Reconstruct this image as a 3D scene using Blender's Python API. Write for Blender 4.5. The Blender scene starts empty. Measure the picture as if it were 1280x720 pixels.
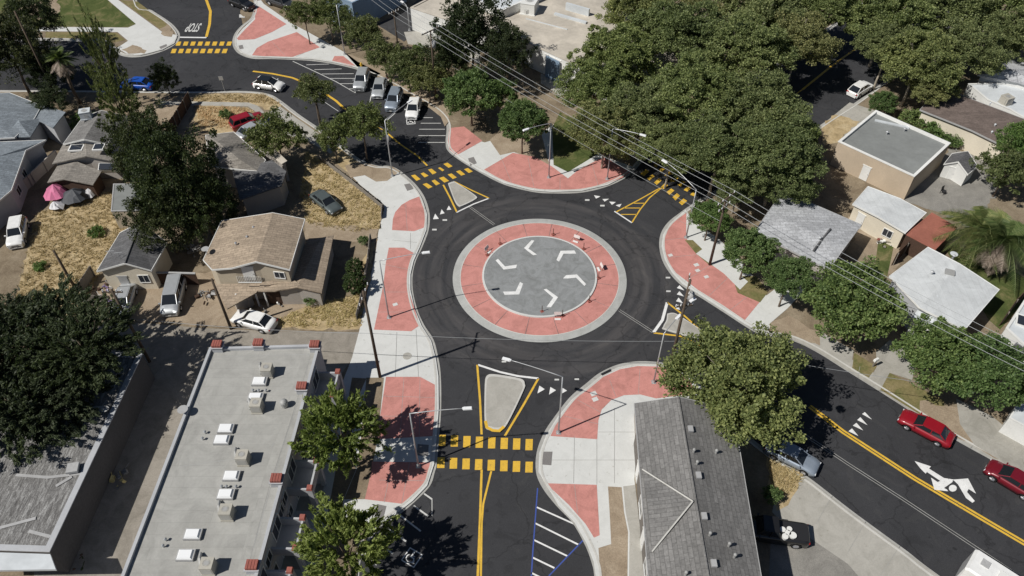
import bpy, bmesh, math, random
from math import sin, cos, radians, pi, hypot, atan2, sqrt
from mathutils import Vector, Matrix
random.seed(7)
C = bpy.context.scene
COL = C.collection

# ---------------------------------------------------------------- camera
F, TH, H = 980.0, radians(46), 61.0
cam_d = bpy.data.cameras.new("camera"); cam = bpy.data.objects.new("camera", cam_d)
COL.objects.link(cam); C.camera = cam
cam.location = (0, 0, H); cam.rotation_euler = (radians(90) - TH, 0, 0)
cam_d.sensor_width = 36; cam_d.lens = 36 * F / 1280; cam_d.clip_end = 3000; cam_d.clip_start = .5
# ---------------------------------------------------------------- light
SUN_EL, SUN_AZ = radians(49), radians(206)     # azimuth counted from +x, anticlockwise
w = bpy.data.worlds.new("World"); C.world = w; w.use_nodes = True
nt = w.node_tree; bg = nt.nodes['Background']
sky = nt.nodes.new('ShaderNodeTexSky'); sky.sky_type = 'NISHITA'; sky.sun_disc = False
sky.sun_elevation = SUN_EL; sky.sun_rotation = radians(90) - SUN_AZ
sky.air_density = .8; sky.dust_density = .5
nt.links.new(sky.outputs[0], bg.inputs[0]); bg.inputs[1].default_value = .05
sl = bpy.data.lights.new("sun", 'SUN'); sl.energy = 5.0; sl.angle = radians(.5); sl.color = (1, .965, .90)
so = bpy.data.objects.new("sun", sl); COL.objects.link(so)
sd = Vector((cos(SUN_EL) * cos(SUN_AZ), cos(SUN_EL) * sin(SUN_AZ), sin(SUN_EL)))
so.rotation_euler = sd.to_track_quat('Z', 'Y').to_euler(); so.location = (-60, -20, 80)
C.view_settings.view_transform = 'Standard'; C.view_settings.look = 'None'
C.view_settings.gamma = 1; C.view_settings.exposure = -0.14
C.render.resolution_x = 1024; C.render.resolution_y = 576

# a surveyed point: where a picture point of the reference lands on the plane z
def G(px, py, z=0.0):
    u = (px - 640) / F; v = (py - 360) / F
    k = (H - z) / (sin(TH) + v * cos(TH))
    return Vector((k * u, k * (cos(TH) - v * sin(TH)), z))
def GL(pts, z=0.0): return [G(p[0], p[1], z) for p in pts]
def Zf(pts, ox, oy, s, z=0.0): return [G(ox + p[0] / s, oy + p[1] / s, z) for p in pts]

# ---------------------------------------------------------------- materials
MATS = {}
def _ramp(nt, fac, stops):
    r = nt.nodes.new('ShaderNodeValToRGB'); e = r.color_ramp.elements
    while len(e) < len(stops): e.new(.5)
    for i, (p, c) in enumerate(stops):
        e[i].position = p; e[i].color = (*c, 1) if len(c) == 3 else c
    nt.links.new(fac, r.inputs[0]); return r.outputs[0]
def _noise(nt, vec, scale, detail=4, rough=.6, dist=0):
    n = nt.nodes.new('ShaderNodeTexNoise'); n.inputs['Scale'].default_value = scale
    n.inputs['Detail'].default_value = detail; n.inputs['Roughness'].default_value = rough
    n.inputs['Distortion'].default_value = dist
    nt.links.new(vec, n.inputs['Vector']); return n.outputs[0]
def _mix(nt, f, a, b, mode='MIX'):
    m = nt.nodes.new('ShaderNodeMix'); m.data_type = 'RGBA'; m.blend_type = mode
    for k, v in (('Factor', f), ('A', a), ('B', b)):
        i = [s for s in m.inputs if s.name == k and (s.type == 'RGBA' if k != 'Factor' else s.type == 'VALUE')][0]
        if hasattr(v, 'is_output') or isinstance(v, bpy.types.NodeSocket): nt.links.new(v, i)
        elif k == 'Factor': i.default_value = v
        else: i.default_value = (*v, 1)
    return [o for o in m.outputs if o.type == 'RGBA'][0]
def _math(nt, op, a, b=None):
    m = nt.nodes.new('ShaderNodeMath'); m.operation = op
    for i, v in enumerate((a, b)):
        if v is None: continue
        if isinstance(v, bpy.types.NodeSocket): nt.links.new(v, m.inputs[i])
        else: m.inputs[i].default_value = v
    return m.outputs[0]
def newmat(name):
    m = bpy.data.materials.new(name); m.use_nodes = True; MATS[name] = m
    nt = m.node_tree; b = nt.nodes['Principled BSDF']
    tc = nt.nodes.new('ShaderNodeTexCoord')
    return m, nt, b, tc.outputs['Object']
def bump(nt, b, h, strength=.3, dist=.02):
    n = nt.nodes.new('ShaderNodeBump'); n.inputs['Strength'].default_value = strength; n.inputs['Distance'].default_value = dist
    nt.links.new(h, n.inputs['Height']); nt.links.new(n.outputs[0], b.inputs['Normal'])
def plain(name, col, rough=.7, var=.15, scale=3, metal=0, spec=.3, big=.25, bigv=.1, bumps=0):
    """base colour with fine grain and large soft wear"""
    m, nt, b, oc = newmat(name)
    lo = tuple(c * (1 - var) for c in col); hi = tuple(min(1, c * (1 + var)) for c in col)
    n = _noise(nt, oc, scale, 5, .65)
    c1 = _ramp(nt, n, [(.3, lo), (.7, hi)])
    n2 = _noise(nt, oc, big, 4, .6, .6)
    c2 = _ramp(nt, n2, [(.35, (1 - bigv,) * 3), (.65, (1 + bigv * .5,) * 3)])
    out = _mix(nt, 1.0, c1, c2, 'MULTIPLY')
    nt.links.new(out, b.inputs['Base Color'])
    b.inputs['Roughness'].default_value = rough; b.inputs['Metallic'].default_value = metal
    b.inputs['Specular IOR Level'].default_value = spec
    if bumps: bump(nt, b, n, .4, bumps)
    return m
def flat_mat(name, col, rough=.5, metal=0, spec=.5, coat=0):
    m, nt, b, oc = newmat(name); b.inputs['Base Color'].default_value = (*col, 1)
    b.inputs['Roughness'].default_value = rough; b.inputs['Metallic'].default_value = metal
    b.inputs['Specular IOR Level'].default_value = spec; b.inputs['Coat Weight'].default_value = coat
    return m

RC = Vector((3.02, 60.75, 0))                      # centre of the roundabout
def asphalt(name, base, ring=True):
    m, nt, b, oc = newmat(name)
    n = _noise(nt, oc, 14, 4, .7)
    c = _ramp(nt, n, [(.3, tuple(x * .78 for x in base)), (.72, tuple(x * 1.25 for x in base))])
    n2 = _noise(nt, oc, .12, 5, .6, .8)
    c2 = _ramp(nt, n2, [(.3, (.86,) * 3), (.7, (1.22,) * 3)])
    col = _mix(nt, 1, c, c2, 'MULTIPLY')
    # long streaks of dust carried by tyres
    if ring:
        sub = nt.nodes.new('ShaderNodeVectorMath'); sub.operation = 'SUBTRACT'
        nt.links.new(oc, sub.inputs[0]); sub.inputs[1].default_value = RC
        ln = nt.nodes.new('ShaderNodeVectorMath'); ln.operation = 'LENGTH'; nt.links.new(sub.outputs[0], ln.inputs[0])
        sep = nt.nodes.new('ShaderNodeSeparateXYZ'); nt.links.new(sub.outputs[0], sep.inputs[0])
        ang = _math(nt, 'ARCTAN2', sep.outputs[1], sep.outputs[0])
        comb = nt.nodes.new('ShaderNodeCombineXYZ')
        nt.links.new(_math(nt, 'MULTIPLY', ln.outputs['Value'], 1.0), comb.inputs[0])
        nt.links.new(_math(nt, 'MULTIPLY', _math(nt, 'COSINE', ang), 1.3), comb.inputs[1])
        nt.links.new(_math(nt, 'MULTIPLY', _math(nt, 'SINE', ang), 1.3), comb.inputs[2])
        sn = _noise(nt, comb.outputs[0], .9, 5, .55, .2)
        sr = _ramp(nt, sn, [(.38, (0, 0, 0)), (.80, (1, 1, 1))])
        r = _ramp(nt, _math(nt, 'MULTIPLY', ln.outputs['Value'], .05),
                  [(.46, (0, 0, 0)), (.54, (1, 1, 1)), (.66, (.7,) * 3), (.84, (0, 0, 0))])
        f = _mix(nt, 1, sr, r, 'MULTIPLY')
        bw = nt.nodes.new('ShaderNodeRGBToBW'); nt.links.new(f, bw.inputs[0])
        col = _mix(nt, _math(nt, 'MULTIPLY', bw.outputs[0], .50), col, (.17, .155, .15))
    # repaired patches, oil drips and fine cracks
    pt = _noise(nt, oc, .33, 3, .5, 2.0); col = _mix(nt, 1, col, _ramp(nt, pt, [(.36, (.82,) * 3), (.42, (1, 1, 1)), (.60, (1, 1, 1)), (.64, (1.14, 1.13, 1.1))]), 'MULTIPLY')
    vo = nt.nodes.new('ShaderNodeTexVoronoi'); vo.feature = 'DISTANCE_TO_EDGE'; vo.inputs['Scale'].default_value = .16; vo.inputs['Randomness'].default_value = 1
    dn = nt.nodes.new('ShaderNodeVectorMath'); dn.operation = 'ADD'; nn = nt.nodes.new('ShaderNodeTexNoise'); nn.inputs['Scale'].default_value = .6; nn.inputs['Detail'].default_value = 6; nt.links.new(oc, nn.inputs['Vector'])
    sc_ = nt.nodes.new('ShaderNodeVectorMath'); sc_.operation = 'SCALE'; sc_.inputs['Scale'].default_value = 2.2; nt.links.new(nn.outputs['Color'], sc_.inputs[0])
    nt.links.new(oc, dn.inputs[0]); nt.links.new(sc_.outputs[0], dn.inputs[1]); nt.links.new(dn.outputs[0], vo.inputs['Vector'])
    col = _mix(nt, 1, col, _ramp(nt, vo.outputs['Distance'], [(0, (.68,) * 3), (.006, (.70,) * 3), (.012, (1, 1, 1))]), 'MULTIPLY')
    od = _noise(nt, oc, 1.7, 2, .4); col = _mix(nt, 1, col, _ramp(nt, od, [(.24, (.6,) * 3), (.30, (1, 1, 1))]), 'MULTIPLY')
    sp = _noise(nt, oc, 60, 2, .5)
    col = _mix(nt, _math(nt, 'GREATER_THAN', sp, .70), col, (.10, .10, .105))
    nt.links.new(col, b.inputs['Base Color']); b.inputs['Roughness'].default_value = .82
    b.inputs['Specular IOR Level'].default_value = .28
    bump(nt, b, n, .25, .01)
    return m
asphalt('asphalt', (.036, .0365, .040))
asphalt('asphalt_old', (.05, .05, .052), False)

def concrete(name, base, var=.1, stain=.18, scale=1.2):
    m, nt, b, oc = newmat(name)
    n = _noise(nt, oc, 9, 5, .7)
    c = _ramp(nt, n, [(.3, tuple(x * (1 - var) for x in base)), (.7, tuple(min(1, x * (1 + var * .6)) for x in base))])
    n2 = _noise(nt, oc, .45 * scale, 6, .68, 1.2)
    c2 = _ramp(nt, n2, [(.32, (1 - stain, 1 - stain, 1 - stain * 1.05)), (.6, (1, 1, 1))])
    col = _mix(nt, 1, c, c2, 'MULTIPLY')
    v = _noise(nt, oc, 2.3, 2, .5)
    sp = _ramp(nt, v, [(.68, (1, 1, 1)), (.76, (.82, .81, .79))])
    col = _mix(nt, 1, col, sp, 'MULTIPLY')
    nt.links.new(col, b.inputs['Base Color']); b.inputs['Roughness'].default_value = .85
    b.inputs['Specular IOR Level'].default_value = .25; bump(nt, b, n, .2, .01)
    return m
concrete('walk', (.60, .605, .59), .06, .10)
concrete('walk_old', (.40, .385, .35), .1, .2)
concrete('kerb', (.54, .53, .50), .08, .12)
concrete('gutter', (.40, .395, .375), .1, .2)
concrete('alley', (.30, .272, .235), .16, .32)
concrete('apron', (.42, .425, .41), .1, .18)
concrete('island_disc', (.27, .28, .285), .12, .30, 1.6)
concrete('red_paving', (.56, .25, .22), .12, .26, 1.3)
concrete('driveway', (.36, .345, .31), .12, .25)
plain('grate', (.20, .19, .185), .7, .3, 25)
def paint(name, col, wear=.5):
    m, nt, b, oc = newmat(name)
    n = _noise(nt, oc, 7, 6, .75)
    f = _ramp(nt, n, [(wear - .17, (1, 1, 1)), (wear - .02, (0, 0, 0))])
    bw = nt.nodes.new('ShaderNodeRGBToBW'); nt.links.new(f, bw.inputs[0])
    n2 = _noise(nt, oc, 1.5, 3, .6); c = _ramp(nt, n2, [(.3, tuple(x * .82 for x in col)), (.7, col)])
    col2 = _mix(nt, _math(nt, 'MULTIPLY', bw.outputs[0], .7), c, (.07, .068, .065))
    nt.links.new(col2, b.inputs['Base Color']); b.inputs['Roughness'].default_value = .6
    return m
paint('paint_yellow', (.74, .46, .05), .47)
paint('paint_white', (.80, .80, .79), .455)
paint('paint_line', (.62, .62, .60), .45)
paint('paint_blue', (.05, .09, .35), .42)
def ground(name, a, b_, c_, sc=.35, fine=6):
    m, nt, b, oc = newmat(name)
    n = _noise(nt, oc, sc, 7, .7, .7)
    col = _ramp(nt, n, [(.3, a), (.5, b_), (.68, c_)])
    n2 = _noise(nt, oc, fine, 5, .75)
    c2 = _ramp(nt, n2, [(.3, (.72,) * 3), (.7, (1.18,) * 3)])
    out = _mix(nt, 1, col, c2, 'MULTIPLY')
    nt.links.new(out, b.inputs['Base Color']); b.inputs['Roughness'].default_value = .95
    b.inputs['Specular IOR Level'].default_value = .1
    bump(nt, b, n2, .6, .05); return m
ground('soil', (.15, .115, .08), (.23, .185, .13), (.29, .24, .175))
ground('bare_dirt', (.25, .195, .14), (.32, .255, .185), (.39, .32, .24), .5, 8)
ground('dry_grass', (.30, .23, .13), (.42, .325, .19), (.50, .41, .265), .7, 2.5)
ground('lawn', (.05, .070, .022), (.085, .105, .035), (.21, .18, .09), .35, 5)
ground('patchy_lawn', (.10, .12, .04), (.20, .17, .08), (.27, .22, .12), .4, 5)
ground('gravel', (.20, .19, .175), (.25, .24, .22), (.30, .285, .26), .5, 12)
def shingle(name, base, rows=3.0, contrast=.35, axis=0, dv=(.82, 1.08), nv=(.75, 1.2), bw_=.9):
    m, nt, b, oc = newmat(name)
    n = _noise(nt, oc, 5, 4, .7)
    mp = nt.nodes.new('ShaderNodeMapping'); nt.links.new(oc, mp.inputs[0]); mp.inputs['Scale'].default_value = (1, 1, 1)
    br = nt.nodes.new('ShaderNodeTexBrick'); nt.links.new(mp.outputs[0], br.inputs['Vector'])
    if axis: mp.inputs['Rotation'].default_value = (0, 0, radians(90))
    br.inputs['Color1'].default_value = (dv[0],) * 3 + (1,); br.inputs['Color2'].default_value = (dv[1],) * 3 + (1,)
    br.inputs['Mortar'].default_value = (1 - contrast,) * 3 + (1,)
    br.inputs['Scale'].default_value = 1; br.inputs['Mortar Size'].default_value = .025
    br.inputs['Brick Width'].default_value = bw_; br.inputs['Row Height'].default_value = 1 / rows
    c = _ramp(nt, n, [(.3, tuple(x * nv[0] for x in base)), (.7, tuple(x * nv[1] for x in base))])
    n2 = _noise(nt, oc, .4, 6, .7, 1); c2 = _ramp(nt, n2, [(.3, (.80,) * 3), (.62, (1.06,) * 3)])
    o = _mix(nt, 1, _mix(nt, 1, c, br.outputs[0], 'MULTIPLY'), c2, 'MULTIPLY')
    nt.links.new(o, b.inputs['Base Color']); b.inputs['Roughness'].default_value = .9
    b.inputs['Specular IOR Level'].default_value = .2
    bump(nt, b, n, .4, .02); return m
shingle('shingle_grey', (.20, .195, .19)); shingle('shingle_grey_alt', (.20, .195, .19), axis=1)
shingle('shingle_blue', (.23, .26, .29)); shingle('shingle_tan', (.36, .29, .22)); shingle('shingle_dark', (.13, .13, .135))
shingle('shingle_light', (.44, .45, .47), contrast=.38, rows=2.2, nv=(.7, 1.2)); shingle('shingle_brown', (.17, .135, .12), contrast=.2)
shingle('shingle_weathered', (.26, .24, .215))
shingle('roof_membrane', (.362, .358, .338), rows=1.0, contrast=.10, dv=(.97, 1.02), nv=(.94, 1.04), bw_=8); shingle('roof_metal', (.56, .58, .59), rows=1.6, contrast=.10, axis=1, dv=(.97, 1.02), nv=(.93, 1.05), bw_=12)
plain('roof_white', (.56, .59, .61), .6, .05, 2, bigv=.12, big=.3)
plain('roof_dark_flat', (.22, .23, .225), .75, .07, 2, bigv=.12)
plain('roof_tan', (.50, .455, .39), .8, .08, 2, bigv=.2)
plain('roof_red', (.33, .125, .09), .8, .12, 5, bigv=.2)
def bark_roof():
    m, nt, b, oc = newmat('roof_tarred')
    mp = nt.nodes.new('ShaderNodeMapping'); nt.links.new(oc, mp.inputs[0]); mp.inputs['Rotation'].default_value = (0, 0, radians(-22)); mp.inputs['Scale'].default_value = (2.6, .5, 1)
    n = _noise(nt, mp.outputs[0], 1.6, 8, .78, .9)
    c = _ramp(nt, n, [(.32, (.06, .058, .055)), (.50, (.20, .195, .19)), (.66, (.46, .46, .45))])
    n2 = _noise(nt, oc, 9, 4, .7); c2 = _ramp(nt, n2, [(.3, (.6,) * 3), (.7, (1.25,) * 3)])
    nt.links.new(_mix(nt, 1, c, c2, 'MULTIPLY'), b.inputs['Base Color']); b.inputs['Roughness'].default_value = .9
    bump(nt, b, n, .9, .12)
bark_roof()
plain('stucco_grey', (.42, .43, .45), .85, .06, 6); plain('stucco_beige', (.50, .41, .31), .85, .06, 6)
plain('stucco_tan', (.46, .40, .31), .85, .08, 6); plain('stucco_cream', (.66, .60, .49), .85, .06, 6)
plain('stucco_white', (.68, .68, .66), .8, .05, 6); plain('stucco_pale', (.40, .37, .34), .85, .08, 6)
plain('siding_blue', (.20, .28, .38), .8, .08, 5); plain('trim_white', (.74, .74, .72), .6, .06, 5)
plain('trim_grey', (.38, .38, .38), .6, .1, 5)
plain('wood_dark', (.075, .045, .032), .85, .3, 9); plain('wood_pole', (.10, .075, .055), .9, .3, 8)
plain('wood_grey', (.22, .20, .175), .9, .2, 9)
plain('brick_red', (.30, .11, .08), .85, .2, 12); plain('tile_red', (.30, .10, .08), .8, .2, 10)
plain('steel', (.50, .51, .52), .45, .08, 6, metal=.5); plain('unit_beige', (.42, .40, .35), .6, .08, 6)
plain('duct_grey', (.38, .38, .37), .6, .1, 6, metal=.2)
flat_mat('dark_glass', (.03, .035, .045), .12, 0, .6); flat_mat('car_glass', (.015, .018, .022), .06, 0, .7)
flat_mat('skylight', (.80, .81, .82), .35); flat_mat('black_rubber', (.015, .015, .016), .8, 0, .2)
flat_mat('chrome', (.6, .6, .62), .3, .8); flat_mat('lamp_lens', (.75, .77, .8), .2); flat_mat('tail_red', (.35, .01, .01), .3)
plain('joint', (.33, .325, .31), .9, .2, 8); flat_mat('wire', (.24, .25, .26), .6, .1); flat_mat('lamp_white', (.78, .79, .80), .4)
flat_mat('plastic_black', (.02, .02, .022), .5); plain('rock', (.30, .28, .25), .9, .3, 6, bumps=.03)
plain('tarp_pink', (.58, .17, .30), .6, .1, 4); plain('tarp_dark', (.05, .055, .065), .6, .2, 4); plain('tarp_white', (.62, .62, .64), .6, .1, 4)
plain('junk_yellow', (.55, .45, .2), .7, .3, 6); plain('junk_grey', (.2, .2, .2), .7, .4, 6); plain('junk_purple', (.2, .15, .3), .7, .3, 6)
plain('bark', (.16, .125, .095), .95, .35, 7, bumps=.04); plain('bark_pale', (.36, .32, .26), .95, .3, 6, bumps=.04)
plain('junk_wall', (.16, .145, .13), .9, .25, 4); plain('shed_wall_shaded', (.09, .085, .085), .9, .15, 5); plain('frond_dead', (.33, .28, .21), .9, .3, 5);  # shed wall: near-black because the shade of its east side is in the colour
def car_paint(name, col, metal=0.0):
    m, nt, b, oc = newmat(name); n = _noise(nt, oc, 2.5, 3, .6)
    c = _ramp(nt, n, [(.3, tuple(x * .88 for x in col)), (.7, col)]); nt.links.new(c, b.inputs['Base Color'])
    b.inputs['Roughness'].default_value = .38; b.inputs['Metallic'].default_value = metal
    b.inputs['Coat Weight'].default_value = .6; b.inputs['Coat Roughness'].default_value = .08; return m
for n_, c_, k_ in (('car_white', (.80, .80, .79), 0), ('car_silver', (.48, .50, .52), .35), ('car_bluegrey', (.30, .35, .42), .3), ('car_grey', (.17, .18, .19), .3),
                   ('car_dark', (.035, .037, .04), .1), ('car_black', (.012, .012, .013), 0), ('car_red', (.27, .008, .018), 0), ('car_maroon', (.17, .008, .018), .1),
                   ('car_blue', (.01, .08, .42), 0), ('car_olive', (.10, .12, .12), .2)):
    car_paint(n_, c_, k_)
def leafmat(name, a, b_, c_, trans=.32):
    m = bpy.data.materials.new(name); m.use_nodes = True; MATS[name] = m; nt = m.node_tree
    b = nt.nodes['Principled BSDF']; g = nt.nodes.new('ShaderNodeNewGeometry')
    tc = nt.nodes.new('ShaderNodeTexCoord'); n = _noise(nt, tc.outputs['Object'], .45, 3, .6)
    f = _math(nt, 'ADD', _math(nt, 'MULTIPLY', g.outputs['Random Per Island'], .55), _math(nt, 'MULTIPLY', n, .5))
    oi = nt.nodes.new('ShaderNodeObjectInfo')
    c = _ramp(nt, f, [(.2, a), (.5, b_), (.8, c_)])
    o = _ramp(nt, oi.outputs['Random'], [(0, (.78, .84, .78)), (.35, (1, 1, 1)), (.7, (1.0, 1.08, .86)), (1, (1.22, 1.08, 1.08))])
    c = _mix(nt, 1, c, o, 'MULTIPLY')
    nt.links.new(c, b.inputs['Base Color']); b.inputs['Roughness'].default_value = .55
    b.inputs['Specular IOR Level'].default_value = .25
    t = nt.nodes.new('ShaderNodeBsdfTranslucent'); nt.links.new(_mix(nt, 1, c, (1.2, 1.3, .7), 'MULTIPLY'), t.inputs[0])
    mx = nt.nodes.new('ShaderNodeMixShader'); mx.inputs[0].default_value = trans
    nt.links.new(b.outputs[0], mx.inputs[1]); nt.links.new(t.outputs[0], mx.inputs[2])
    nt.links.new(mx.outputs[0], nt.nodes['Material Output'].inputs['Surface']); return m
leafmat('leaf_plane', (.065, .088, .038), (.165, .195, .082), (.31, .335, .15))
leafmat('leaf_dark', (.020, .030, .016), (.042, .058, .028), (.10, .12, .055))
leafmat('leaf_green', (.05, .085, .032), (.115, .178, .06), (.22, .29, .115))
leafmat('leaf_yellow', (.085, .12, .03), (.19, .235, .06), (.32, .37, .12))
leafmat('leaf_olive', (.06, .075, .032), (.13, .155, .062), (.25, .265, .12))
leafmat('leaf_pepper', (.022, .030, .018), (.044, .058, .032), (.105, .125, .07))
leafmat('leaf_palm', (.06, .095, .035), (.125, .17, .06), (.24, .26, .12))
leafmat('leaf_dead', (.11, .095, .075), (.20, .175, .145), (.33, .30, .26))
leafmat('straw', (.36, .27, .15), (.47, .36, .21), (.56, .45, .29))
leafmat('leaf_topiary', (.035, .06, .022), (.055, .085, .03), (.09, .12, .045))

# ---------------------------------------------------------------- mesh builder
class MB:
    def __init__(s): s.v = []; s.f = []
    def add(s, vs, fs):
        o = len(s.v); s.v += [tuple(v) for v in vs]; s.f += [tuple(i + o for i in f) for f in fs]; return s
    def box(s, c, d, rz=0, rx=0, taper=1):
        x, y, z = d[0] / 2, d[1] / 2, d[2] / 2
        vs = [Vector((sx * x * (taper if sz > 0 else 1), sy * y * (taper if sz > 0 else 1), sz * z)) for sz in (-1, 1) for sx, sy in ((-1, -1), (1, -1), (1, 1), (-1, 1))]
        M = Matrix.Rotation(rz, 3, 'Z') @ Matrix.Rotation(rx, 3, 'X')
        vs = [M @ v + Vector(c) for v in vs]
        return s.add(vs, [(3, 2, 1, 0), (4, 5, 6, 7), (0, 1, 5, 4), (1, 2, 6, 5), (2, 3, 7, 6), (3, 0, 4, 7)])
    def prism(s, poly, z0, z1):
        n = len(poly)
        a = sum(poly[i][0] * poly[(i + 1) % n][1] - poly[(i + 1) % n][0] * poly[i][1] for i in range(n))
        if a < 0: poly = poly[::-1]
        vs = [(p[0], p[1], z0) for p in poly] + [(p[0], p[1], z1) for p in poly]
        fs = [tuple(range(n, 2 * n))] + [(i, (i + 1) % n, n + (i + 1) % n, n + i) for i in range(n)]
        return s.add(vs, fs)
    def sheet(s, poly, z):
        n = len(poly)
        a = sum(poly[i][0] * poly[(i + 1) % n][1] - poly[(i + 1) % n][0] * poly[i][1] for i in range(n))
        if a < 0: poly = poly[::-1]
        return s.add([(p[0], p[1], z) for p in poly], [tuple(range(n))])
    def tube(s, pts, r, n=6, cap=True):
        pts = [Vector(p) for p in pts]; rs = r if isinstance(r, (list, tuple)) else [r] * len(pts)
        vs = []; fs = []
        for i, p in enumerate(pts):
            d = (pts[min(i + 1, len(pts) - 1)] - pts[max(i - 1, 0)]).normalized()
            a = d.cross(Vector((0, 0, 1)) if abs(d.z) < .9 else Vector((1, 0, 0))).normalized(); b = d.cross(a)
            for k in range(n):
                t = 2 * pi * k / n; vs.append(p + (a * cos(t) + b * sin(t)) * rs[i])
        for i in range(len(pts) - 1):
            for k in range(n): fs.append((i * n + k, i * n + (k + 1) % n, (i + 1) * n + (k + 1) % n, (i + 1) * n + k))
        if cap: fs.append(tuple(range(n))[::-1]); fs.append(tuple((len(pts) - 1) * n + k for k in range(n)))
        return s.add(vs, fs)
    def strip(s, pts, w, z):
        pts = [Vector((p[0], p[1], 0)) for p in pts]; L = offset(pts, w / 2); R = offset(pts, -w / 2); n = len(pts)
        vs = [(p.x, p.y, z) for p in R] + [(p.x, p.y, z) for p in L]
        return s.add(vs, [(i, i + 1, n + i + 1, n + i) for i in range(n - 1)])
    def band(s, A, B, za, zb, base=None):
        """ribbon between two equally long lines; with base, its two sides go down to base"""
        n = len(A)
        vs = [(p[0], p[1], za) for p in A] + [(p[0], p[1], zb) for p in B]
        fs = [(i, i + 1, n + i + 1, n + i) for i in range(n - 1)]
        if base is not None:
            vs += [(p[0], p[1], base) for p in A] + [(p[0], p[1], base) for p in B]
            fs += [(2 * n + i, 2 * n + i + 1, i + 1, i) for i in range(n - 1)] + [(n + i, n + i + 1, 3 * n + i + 1, 3 * n + i) for i in range(n - 1)]
            fs += [(0, n, 3 * n, 2 * n), (n - 1, 3 * n - 1, 4 * n - 1, 2 * n - 1)]
        return s.add(vs, fs)
    def disc(s, c, r, z, n=64, r0=0, z0=None):
        if r0 <= 0: return s.add([(c[0] + r * cos(2 * pi * k / n), c[1] + r * sin(2 * pi * k / n), z) for k in range(n)], [tuple(range(n))])
        z0 = z if z0 is None else z0
        vs = [(c[0] + r0 * cos(2 * pi * k / n), c[1] + r0 * sin(2 * pi * k / n), z0) for k in range(n)] + [(c[0] + r * cos(2 * pi * k / n), c[1] + r * sin(2 * pi * k / n), z) for k in range(n)]
        return s.add(vs, [(k, n + k, n + (k + 1) % n, (k + 1) % n) for k in range(n)])
    def ball(s, c, r, n=10, m=7, sq=(1, 1, 1)):
        vs = [(c[0] + r * sq[0] * sin(pi * j / m) * cos(2 * pi * i / n), c[1] + r * sq[1] * sin(pi * j / m) * sin(2 * pi * i / n), c[2] + r * sq[2] * cos(pi * j / m)) for j in range(m + 1) for i in range(n)]
        return s.add(vs, [(j * n + i, (j + 1) * n + i, (j + 1) * n + (i + 1) % n, j * n + (i + 1) % n) for j in range(m) for i in range(n)])
    def mesh(s, name, mat, smooth=False):
        me = bpy.data.meshes.new(name); me.from_pydata(s.v, [], s.f); me.update()
        me.materials.append(MATS[mat])
        bm = bmesh.new(); bm.from_mesh(me); bmesh.ops.recalc_face_normals(bm, faces=bm.faces) if len(s.f) < 3000 else None
        bm.to_mesh(me); bm.free()
        if smooth:
            for p in me.polygons: p.use_smooth = True
        return me
    def obj(s, name, mat, parent=None, smooth=False, at=None, fixup=True):
        if parent is not None and at is None: at = parent.location
        if at is not None: s.v = [(v[0] - at[0], v[1] - at[1], v[2] - at[2]) for v in s.v]
        o = bpy.data.objects.new(name, s.mesh(name, mat, smooth)); COL.objects.link(o)
        if parent is not None: o.parent = parent
        elif at is not None: o.location = at
        return o
def offset(pts, d):
    out = []; n = len(pts)
    for i in range(n):
        a = pts[max(i - 1, 0)]; b = pts[i]; c = pts[min(i + 1, n - 1)]
        t1 = (b - a) if i > 0 else (c - b); t2 = (c - b) if i < n - 1 else (b - a)
        t1 = Vector((t1.x, t1.y, 0)).normalized(); t2 = Vector((t2.x, t2.y, 0)).normalized()
        n1 = Vector((-t1.y, t1.x, 0)); n2 = Vector((-t2.y, t2.x, 0)); m = (n1 + n2)
        if m.length < .2: m = n1
        m.normalize(); k = d / max(.5, m.dot(n1)); out.append(b + m * k)
    return out
def smooth_line(pts, sub=5):
    out = []; n = len(pts)
    for i in range(n - 1):
        p0, p1, p2, p3 = pts[max(i - 1, 0)], pts[i], pts[i + 1], pts[min(i + 2, n - 1)]
        for k in range(sub):
            t = k / sub
            out.append(.5 * ((2 * p1) + (p2 - p0) * t + (2 * p0 - 5 * p1 + 4 * p2 - p3) * t * t + (3 * p1 - p0 - 3 * p2 + p3) * t ** 3))
    out.append(pts[-1]); return out
def thing(name, label, cat, loc=(0, 0, 0), rz=0, group=None):
    o = bpy.data.objects.new(name, None); COL.objects.link(o); o.empty_display_size = .3
    o.location = loc; o.rotation_euler = (0, 0, rz); return tag(o, label, cat, group)
def tag(o, label=None, cat=None, group=None, kind=None):
    if label: o['label'] = label
    if cat: o['category'] = cat
    if group: o['group'] = group
    if kind: o['kind'] = kind
    return o
def struct(name, mb, mat, smooth=False, kind='structure'): return tag(mb.obj(name, mat, smooth=smooth), kind=kind)
def copy_tree(o, parent=None):
    c = o.copy(); COL.objects.link(c); c.parent = parent
    for ch in list(o.children): copy_tree(ch, c)
    return c
# ================================================================ ground, roads, pavements
g = MB().sheet([(-700, -60), (700, -60), (700, 1300), (-700, 1300)], 0); struct('ground', g, 'soil')
ZR = .02
rd = lambda pts: [G(x, y) for x, y in pts]
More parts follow.
